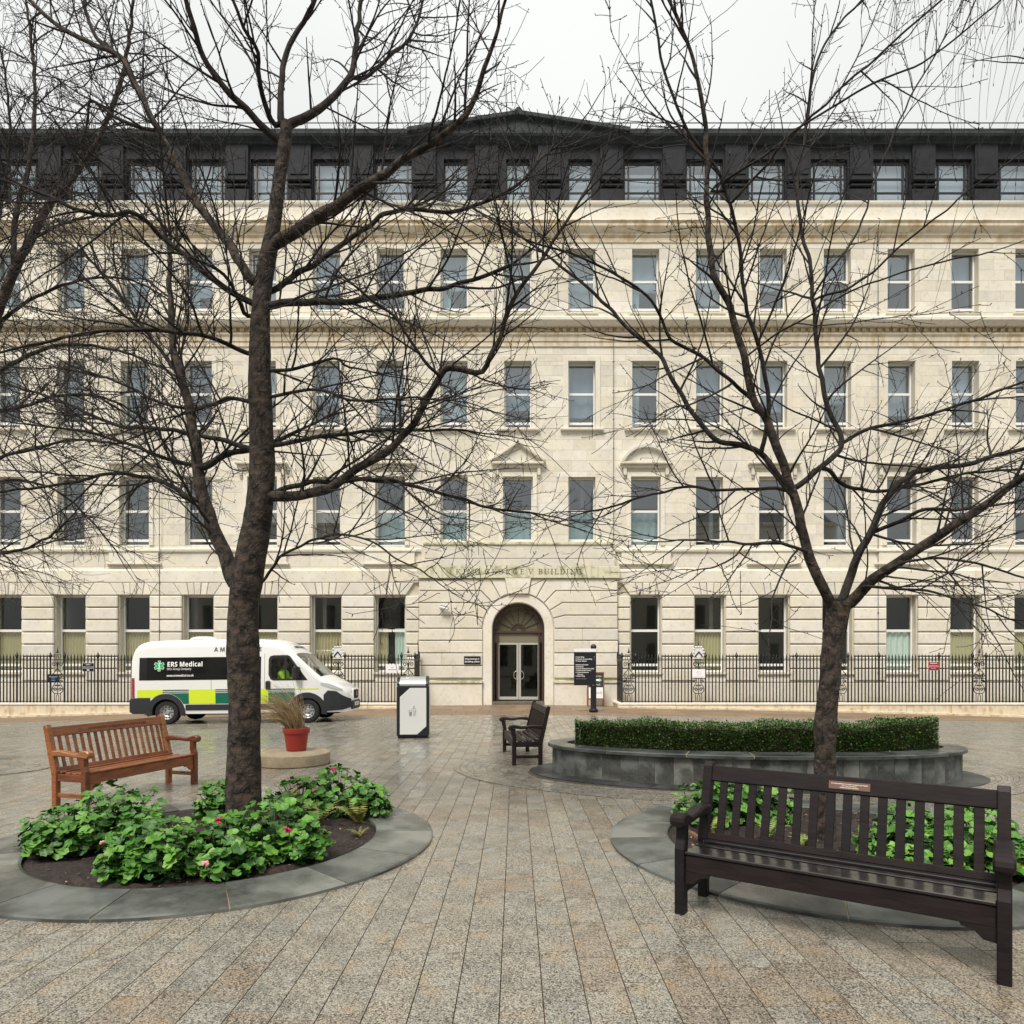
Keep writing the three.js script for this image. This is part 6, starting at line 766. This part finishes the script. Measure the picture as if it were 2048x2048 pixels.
branchyTree({ seed: 902, label: 'slimmer dark bare cherry tree growing behind the plaque bench', base: V(2.955, 0, -RD), up: .022, rise: .12, rmin: .0026, gap: .19, levels: 3, dens: [0, 4.8, 2.4], len: 1.12, buds: 7,
  trunk: [[1648, 1690, 54, RD], [1649, 1630, 45, RD], [1650, 1560, 43, RD], [1650, 1490, 43, RD], [1651, 1450, 50, RD], [1653, 1420, 44, RD], [1660, 1350, 41, RD], [1665, 1290, 41, RD], [1672, 1245, 47, RD], [1678, 1205, 54, RD]],
  limbs: [
    [a4([[1215, 1165], [1190, 1120], [1140, 1020], [1105, 900], [1065, 740], [1010, 580], [960, 460], [910, 370], [880, 250], [850, 120], [820, 20], [760, -90], [742, -230], [735, -430], [728, -670], [690, -900], [640, -1030], [580, -1150]]), RD, RD - .8, 30, 8],
    [a4([[1265, 1150], [1350, 1060], [1450, 1000], [1560, 920], [1700, 830], [1820, 750], [1930, 670], [2060, 580]]), RD, RD - 1.1, 34, 18],
    [a4([[1240, 1140], [1290, 1000], [1350, 880], [1390, 790], [1440, 710], [1500, 660], [1560, 640], [1700, 620], [1930, 560], [2050, 520]]), RD, RD + .8, 24, 9],
    [a4([[1062, 715], [1000, 660], [940, 580], [860, 545], [780, 530], [700, 450], [600, 290], [550, 200], [450, 120], [330, -10], [180, -130], [20, -250]]), RD - .1, RD + .7, 18, 6],
    [a4([[1075, 705], [1180, 620], [1240, 560], [1240, 510], [1190, 400], [1160, 250], [1140, 50], [1130, -90], [1090, -280], [1075, -430], [1110, -650], [1150, -890], [1210, -1010], [1330, -1140]]), RD - .1, RD + .9, 16, 5],
    [a4([[1240, 545], [1330, 490], [1500, 450], [1700, 390], [1930, 310], [2060, 250]]), RD + .1, RD - .6, 11, 6],
    [a4([[940, 585], [960, 500], [970, 370], [930, 180], [880, 0], [860, -190], [820, -370], [780, -480], [680, -620], [600, -790], [550, -980], [520, -1170], [515, -1300]]), RD, RD - .9, 13, 6],
    [a4([[1058, 722], [980, 710], [900, 712], [760, 715], [640, 710], [480, 750], [300, 800]]), RD - .1, RD + .2, 10, 5],
    [a4([[1100, 945], [1000, 915], [880, 920], [780, 910], [630, 905]]), RD - .2, RD - .9, 11, 5],
    [a4([[880, 920], [840, 970], [780, 1000], [690, 1020]]), RD - .5, RD - .9, 6, 4],
    [a4([[1190, 640], [1260, 700], [1400, 720], [1560, 690], [1760, 650], [1960, 640]]), RD, RD + 1.2, 12, 6],
    [a4([[1350, 880], [1450, 840], [1560, 790], [1700, 790], [1900, 760]]), RD + .3, RD - .3, 13, 6],
    [a4([[1400, 1030], [1500, 985], [1640, 980], [1800, 1010], [2000, 1060]]), RD - .5, RD - 1.2, 10, 5],
    [a4([[1330, 1080], [1430, 1090], [1560, 1100], [1700, 1140], [1830, 1180], [1930, 1230]]), RD - .2, RD - .9, 9, 4],
    [a4([[750, -410], [900, -510], [1050, -620], [1290, -840], [1500, -1030], [1690, -1200], [1800, -1290]]), RD - .45, RD - 1.2, 8, 5, 2.3],
    [a4([[830, -370], [950, -500], [1050, -620], [1300, -780], [1600, -930], [1930, -1210]]), RD - .5, RD - 1.5, 7, 4, 2.3],
    [a4([[1170, -70], [1300, -250], [1380, -480], [1500, -760], [1620, -960]]), RD + .2, RD + .6, 6, 4, 2.3],
    [a4([[1140, 0], [1300, -60], [1500, -230], [1700, -390], [1930, -560]]), RD + .2, RD - .4, 7, 4, 2.3],
    [a4([[910, 380], [800, 280], [700, 200], [600, 150], [560, 60], [480, -40], [300, -140], [60, -230]]), RD - .2, RD - 1.0, 12, 5],
    [a4([[890, 210], [1000, 130], [1120, 60], [1300, -40], [1560, -130], [1800, -180]]), RD - .3, RD - .9, 6, 4, 2.3],
  ] });
// a smaller-leaved tree whose crown reaches in over the road end of the square
branchyTree({ seed: 903, label: 'twiggy bare tree with a few brown leaves leaning in behind the orange bench', base: V(-9.7, 0, -11), up: -.004, rise: .05, rmin: .0032, gap: .12, levels: 3, dens: [0, 6.5, 3.2], len: 1.25, buds: 0, leaves: 240, twigMat: M.twigBirch,
  trunk: [[-190, 1545, 70, 11], [-180, 1400, 54, 11], [-160, 1250, 48, 11], [-140, 1100, 44, 11], [-120, 950, 40, 11], [-70, 800, 36, 11], [-10, 640, 32, 11]],
  limbs: [
    [[[-15, 650], [20, 560], [60, 480], [95, 415], [150, 350], [200, 270], [240, 170], [260, 60], [270, -40]], 11, 10.4, 28, 6],
    [[[30, 540], [30, 440], [60, 320], [70, 200], [60, 60], [40, -60]], 11, 11.6, 16, 5],
    [[[-60, 780], [40, 720], [120, 690], [230, 700], [330, 740]], 11, 10.0, 14, 5],
    [[[-100, 1000], [-30, 930], [60, 900], [160, 880], [260, 900], [330, 960]], 11, 10.3, 12, 4],
    [[[-130, 1090], [-40, 1105], [20, 1105], [66, 1090], [110, 1065], [130, 1045]], 11, 10.2, 11, 6],
    [[[-70, 820], [20, 820], [120, 790], [220, 800], [300, 850], [360, 930]], 11, 11.8, 11, 4],
    [[[-20, 660], [60, 600], [160, 560], [260, 560], [340, 600]], 11, 11.8, 11, 4],
    [[[60, 480], [150, 440], [240, 430], [330, 460]], 10.9, 10.0, 9, 4],
    [[[-140, 1080], [-60, 980], [20, 960], [110, 980], [180, 1040], [230, 1100]], 11, 11.5, 10, 4],
    [[[-40, 700], [-10, 560], [0, 420], [20, 300], [10, 150], [-20, 0]], 11, 10.4, 12, 4],
  ] });
// weeping birch: its trunk stands beside the square, thin twigs hang into view
{
  const t = branchyTree({ seed: 904, label: 'weeping birch with long thin twigs hanging in from above', base: V(6.4, 0, -5.4), up: -.05, rise: -.1, rmin: .0019, gap: 9, levels: 2, dens: [0, 3, 2], len: 1, buds: 0, twigMat: M.twigBirch,
    trunk: [[2667, 1760, 60, 5.4], [2660, 1300, 52, 5.4], [2640, 800, 46, 5.4], [2600, 300, 38, 5.4], [2560, -200, 28, 5.4], [2540, -600, 18, 5.4]],
    limbs: [[[[2600, 300], [2480, 60], [2350, -80], [2200, -150], [2050, -170], [1900, -160], [1780, -130]], 5.4, 4.9, 22, 4], [[[2580, 0], [2450, -200], [2280, -280], [2100, -290], [1940, -260], [1820, -200]], 5.4, 5.7, 18, 4], [[[2620, 520], [2450, 320], [2300, 240], [2180, 170], [2080, 130]], 5.4, 5.2, 14, 5], [[[2560, -200], [2400, -330], [2200, -330], [2050, -260], [1960, -190]], 5.4, 4.4, 14, 4]] });
  R = mulberry(905); const g = []; const B = V(6.4, 0, -5.4);
  const starts = []; for (const [xs, ys, d] of [[[1780, 2200], [-130, -160], 4.95], [[1820, 2250], [-200, -285], 5.7], [[1960, 2250], [-190, -330], 4.45], [[2080, 2300], [130, 240], 5.2]]) for (let i = 0; i < 16; i++) { const q = R(); starts.push(at(lerp(xs[0], xs[1], q), lerp(ys[0], ys[1], q), d + rnd(-.12, .12))); }
  const hang = (p, L, r, lv) => { let d = V(rnd(-.35, .2), rnd(-.5, -.1), rnd(-.3, .3)).normalize(); const n = 14, pts = [p.clone().sub(B)]; let c = pts[0].clone(); for (let i = 0; i < n; i++) { d.add(V(rnd(-.09, .09), -.13, rnd(-.09, .09))).normalize(); c = c.clone().add(d.clone().multiplyScalar(L / n)); pts.push(c); if (lv && R() < .24) hang(c.clone().add(B), L * rnd(.2, .5), r * .7, lv - 1); } g.push(tube(pts, q => r * (1 - .45 * q), 3, false)); if (R() < .6) { const e = pts[n]; g.push(tube([e, e.clone().add(V(0, -.02, 0))], [.003, .002], 3)); } };
  for (const s of starts) hang(s, rnd(.7, 1.75), .0026, 1);
  const m = obj('hanging_twigs', mergeGeometries(g), M.twigBirch, t); m.userData.kind = 'stuff';
}
// ---------------------------------------------------------------- geraniums and ferns in the tree beds
{
  R = mulberry(1001);
  // a round scalloped leaf, folded towards its notch, about one unit across
  const leafGeo = k => { const n = 20, f = [], c = [0, -.05 - .03 * k, 0], p = i => { const a = .22 + (2 * Math.PI - .44) * i / n - Math.PI / 2 , lob = .47 + .045 * Math.sin(i / n * Math.PI * 12 + k) + .012 * Math.sin(i * 2.3 + k * 3); return [Math.cos(a) * lob, .05 * Math.sin(i * 1.25 + k * 2) + .05 + .05 * Math.cos(2 * a + k), Math.sin(a) * lob]; }, m = i => { const q = p(i); return [q[0] * .55, -.0 + .02 * Math.sin(i * 1.9 + k), q[2] * .55]; };
    for (let i = 0; i < n; i++) f.push([c, m(i + 1), m(i)], [m(i), m(i + 1), p(i + 1), p(i)]); const g = quads(f); g.computeVertexNormals(); return toCreasedNormals(clean(g), 1.0); };
  const leaves = [0, 1, 2, 3, 4].map(leafGeo), greens = [[.055, .175, .018], [.072, .21, .022], [.036, .115, .018], [.11, .28, .034], [.06, .185, .026], [.16, .33, .05]].map(c => phy(...c, .5, { side: THREE.DoubleSide, transmission: 0, sheen: .15 })), old = [phy(.4, .38, .06, .6, { side: THREE.DoubleSide }), phy(.25, .16, .08, .7, { side: THREE.DoubleSide })], stemM = std(.09, .15, .05, .7), pinks = [[.55, .03, .12], [.75, .35, .38], [.65, .10, .2]].map(c => std(...c, .6));
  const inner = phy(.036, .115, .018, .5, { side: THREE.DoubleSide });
  let count = 0;
  function geranium(domes, label, group, bright = 0, flowers = []) {
    const [ox, od] = domes[0], t = thing('geranium_plant', label, 'plant', ox, 0, -od, 0, group), st = [], inn = [], all = [];
    for (const [x, d, r, h] of domes) { const O = V(x - ox, 0, -(d - od)), n = Math.round(64 + r * 175);
      for (let i = 0; i < n; i++) { const u = R(), th = R() * 6.283, ph = Math.acos(1 - u * 1.05), lump = .82 + .36 * nz(x * 9 + Math.cos(th) * 2.2, ph * 2.2, d * 7 + Math.sin(th) * 2.2), k = lump * rnd(.86, 1.04), p = V(r * k * Math.sin(ph) * Math.cos(th), .06 + (h - .06) * k * Math.cos(ph) + .03, r * k * Math.sin(ph) * Math.sin(th)); if (p.y < .05) p.y = rnd(.05, .12); const nr = V(p.x * .75, Math.abs(p.y) * .8 + .18, p.z * .75 + .06).add(V(rnd(-.28, .28), rnd(-.1, .25), rnd(-.28, .28))).normalize(); if (i % 3 === 0) st.push(tube([V(p.x * .15, .03, p.z * .15).add(O), V(p.x * .6, p.y * .6, p.z * .6).add(O), p.clone().add(V(0, -.01, 0)).add(O)], () => .0035, 3, false)); all.push([p.add(O), nr, rnd(.06, .116)]); }
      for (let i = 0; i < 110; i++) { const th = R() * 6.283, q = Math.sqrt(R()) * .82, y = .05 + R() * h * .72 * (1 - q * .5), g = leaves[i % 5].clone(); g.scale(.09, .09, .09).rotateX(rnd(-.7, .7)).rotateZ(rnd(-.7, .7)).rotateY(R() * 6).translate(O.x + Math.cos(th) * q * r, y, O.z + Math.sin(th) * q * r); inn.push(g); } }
    all.sort((a, b) => b[0].z + b[0].y - a[0].z - a[0].y); const D = new THREE.Object3D(), rest = [];
    all.forEach(([p, nr, s], i) => { D.position.copy(p); D.quaternion.setFromUnitVectors(V(0, 1, 0), nr); D.rotateY(R() * 6.28); D.scale.setScalar(s); if (i < 290) { const m = obj('leaf', leaves[count++ % 5], R() < .006 ? pick(old) : greens[Math.min(5, Math.floor(R() * 5) + (R() < bright ? 1 : 0))], t); m.position.copy(D.position); m.quaternion.copy(D.quaternion); m.scale.copy(D.scale); } else { D.updateMatrix(); rest.push(clean(leaves[i % 5].clone()).applyMatrix4(D.matrix)); } });
    if (rest.length) obj('leaves', mergeGeometries(rest), greens[0], t).userData.kind = 'stuff';
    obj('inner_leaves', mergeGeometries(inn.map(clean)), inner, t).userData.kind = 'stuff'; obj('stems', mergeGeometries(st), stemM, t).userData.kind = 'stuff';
    for (const [X, fy, d, c] of flowers) { const fx = X - ox, fz = -(d - od), g = []; for (let i = 0; i < 9; i++) g.push(new THREE.IcosahedronGeometry(rnd(.009, .015), 0).translate(rnd(-.022, .022), rnd(-.015, .02), rnd(-.022, .022))); const fl = obj('flower', merge(g), pinks[c], t, fx, fy, fz); obj('flower_stalk', tube([V(0, 0, 0), V(0, -fy * .6, -.06)], () => .003, 4), stemM, fl); }
  }
  const GL = 'geraniums in the bed of the thick tree', GR = 'geraniums in the bed behind the plaque bench';
  geranium([[-4.12, 6.3, .33, .36], [-3.8, 6.6, .42, .5], [-3.6, 6.2, .33, .42], [-3.98, 6.02, .27, .27]], 'bushy geranium mound between the orange bench and the slate kerb', GL, .1, [[-3.42, .2, 5.74, 1]]);
  geranium([[-2.98, 5.62, .34, .43], [-2.72, 5.42, .32, .36], [-3.0, 5.32, .2, .24]], 'bright geranium mound spilling over the kerb in front of the thick trunk', GL, .35);
  geranium([[-2.42, 5.72, .34, .42], [-2.06, 5.92, .37, .5], [-2.25, 5.46, .26, .28], [-1.82, 5.83, .24, .33]], 'geranium mound with red flowers beside bare soil in the round bed', GL, .2, [[-2.37, .44, 5.5, 0], [-1.84, .34, 5.6, 0], [-2.3, .2, 5.12, 1]]);
  geranium([[-2.38, 7.6, .38, .42], [-1.98, 7.62, .40, .50], [-1.62, 7.5, .27, .36]], 'dark geranium mound behind the yellow-green fern, beside the stone plinth', GL, 0, [[-1.98, .53, 7.5, 0]]);
  geranium([[-3.22, 7.4, .2, .36]], 'small lone geranium half hidden behind the thick trunk', GL, .1);
  geranium([[1.98, 7.2, .32, .42], [2.3, 7.35, .36, .5], [2.62, 7.25, .3, .46]], 'light green geranium mound showing above the top rail of the plaque bench', GR, .7);
  geranium([[3.3, 5.55, .34, .34], [3.0, 5.35, .22, .24], [3.5, 6.1, .32, .4], [3.15, 5.85, .24, .3]], 'low light green geranium mound between the slimmer trunk and the bench seat', GR, .7);
  geranium([[3.7, 5.6, .38, .42], [4.05, 6.1, .36, .44], [3.95, 5.45, .28, .34]], 'geranium mound by the end post of the plaque bench away from the path', GR, .6);
  function fern(x, d, s, label, col) { const t = thing('fern_plant', label, 'fern', x, .02, -d), m = std(...col, .7, { side: THREE.DoubleSide }); for (let i = 0; i < 13; i++) { const a = R() * 6.28, L = s * rnd(.7, 1.1), f = [], n = 14; let p = V(0, 0, 0), dir = V(Math.cos(a) * .6, 1.15, Math.sin(a) * .6).normalize(); const sd = V(-Math.sin(a), 0, Math.cos(a)); for (let k = 0; k < n; k++) { const q = k / n, w = s * .17 * Math.sin(Math.min(1, q * 1.3 + .12) * Math.PI * .75) * (1 - q * .45), e = p.clone().add(dir.clone().multiplyScalar(L / n * .7)); for (const g of [-1, 1]) { const tip = p.clone().add(sd.clone().multiplyScalar(g * w)).add(dir.clone().multiplyScalar(L / n * 1.1)).add(V(0, -w * .25, 0)); f.push([[p.x, p.y, p.z], [tip.x, tip.y, tip.z], [e.x, e.y, e.z]]); } p = p.clone().add(dir.clone().multiplyScalar(L / n)); dir.add(V(0, -.1, 0)).normalize(); } obj('frond', quads(f), m, t); } }
  fern(-1.62, 7.12, .42, 'yellow-green fern at the edge of the geranium bed', [.26, .27, .07]); fern(-2.02, 7.05, .38, 'olive fern beside the thick tree trunk', [.16, .19, .05]); fern(-1.5, 6.6, .16, 'tiny olive fern on the bare soil of the geranium bed', [.2, .2, .06]); fern(-3.1, 7.2, .3, 'small green fern behind the thick tree trunk', [.12, .2, .05]);
  fern(1.95, 6.75, .34, 'lime green fern behind the plaque bench near the kerb', [.3, .38, .1]); fern(2.4, 6.55, .3, 'bright green fern beside the slimmer tree', [.2, .32, .08]); fern(2.6, 6.2, .26, 'small bright fern in front of the slimmer tree', [.26, .36, .09]); fern(1.72, 6.4, .2, 'dry orange fern at the kerb behind the plaque bench', [.3, .15, .07]);
}
// ---------------------------------------------------------------- the range on the other side of the square, which the windows mirror
{
  const t = thing('facing_building', 'plain stone range behind the viewer, mirrored in the building windows', 'building', 0, 0, 34), H = 19.5, W = 84, g = [], rows = [[1.2, 4.2], [6.2, 9.2], [11.2, 14], [15.6, 17.8]], n = 26, step = W / n;
  let y = -.5; for (const [a, b] of rows) { g.push(bx(W, a - y, .5, 0, (a + y) / 2, 0)); for (let i = 0; i <= n; i++) { const w = i === 0 || i === n ? step / 2 - .6 : step - 1.2; g.push(bx(w, b - a, .5, i === 0 ? -W / 2 + w / 2 : i === n ? W / 2 - w / 2 : -W / 2 + i * step, (a + b) / 2, 0)); } y = b; } g.push(bx(W, H - y, .5, 0, (H + y) / 2, 0));
  obj('wall', g.map(q => buv(q)), M.stone[3], t); obj('cornice', buv(cbox(W, .5, .8, .05, 0, H + .25, 0)), M.cornice, t); const rf = quads([[[-W / 2, H + .4, .2], [W / 2, H + .4, .2], [W / 2, H + 3.4, 5], [-W / 2, H + 3.4, 5]], [[-W / 2, H + 3.4, 5], [W / 2, H + 3.4, 5], [W / 2, H + .4, 10], [-W / 2, H + .4, 10]]]); obj('roof', buv(rf), M.slateDark, t);
  const pg = {}; for (const [a, b] of rows) for (let i = 0; i < n; i++) obj('window', pg[a] ??= bx(1.22, b - a, .05, 0, (a + b) / 2, 0), M.glassLow, t, -W / 2 + (i + .5) * step, 0, .1);
  obj('interior', [bx(W, H, .2, 0, H / 2, 6), ...[0, 5.2, 10.2, 14.8].map(q => bx(W, .2, 5.6, 0, q, 3.1)), bx(.2, H, 6, -W / 2, H / 2, 3.2), bx(.2, H, 6, W / 2, H / 2, 3.2)], M.room, t);
}
scene.traverse(o => { if (o.isMesh) { o.castShadow = true; o.receiveShadow = true; } });
renderer.render(scene, camera);
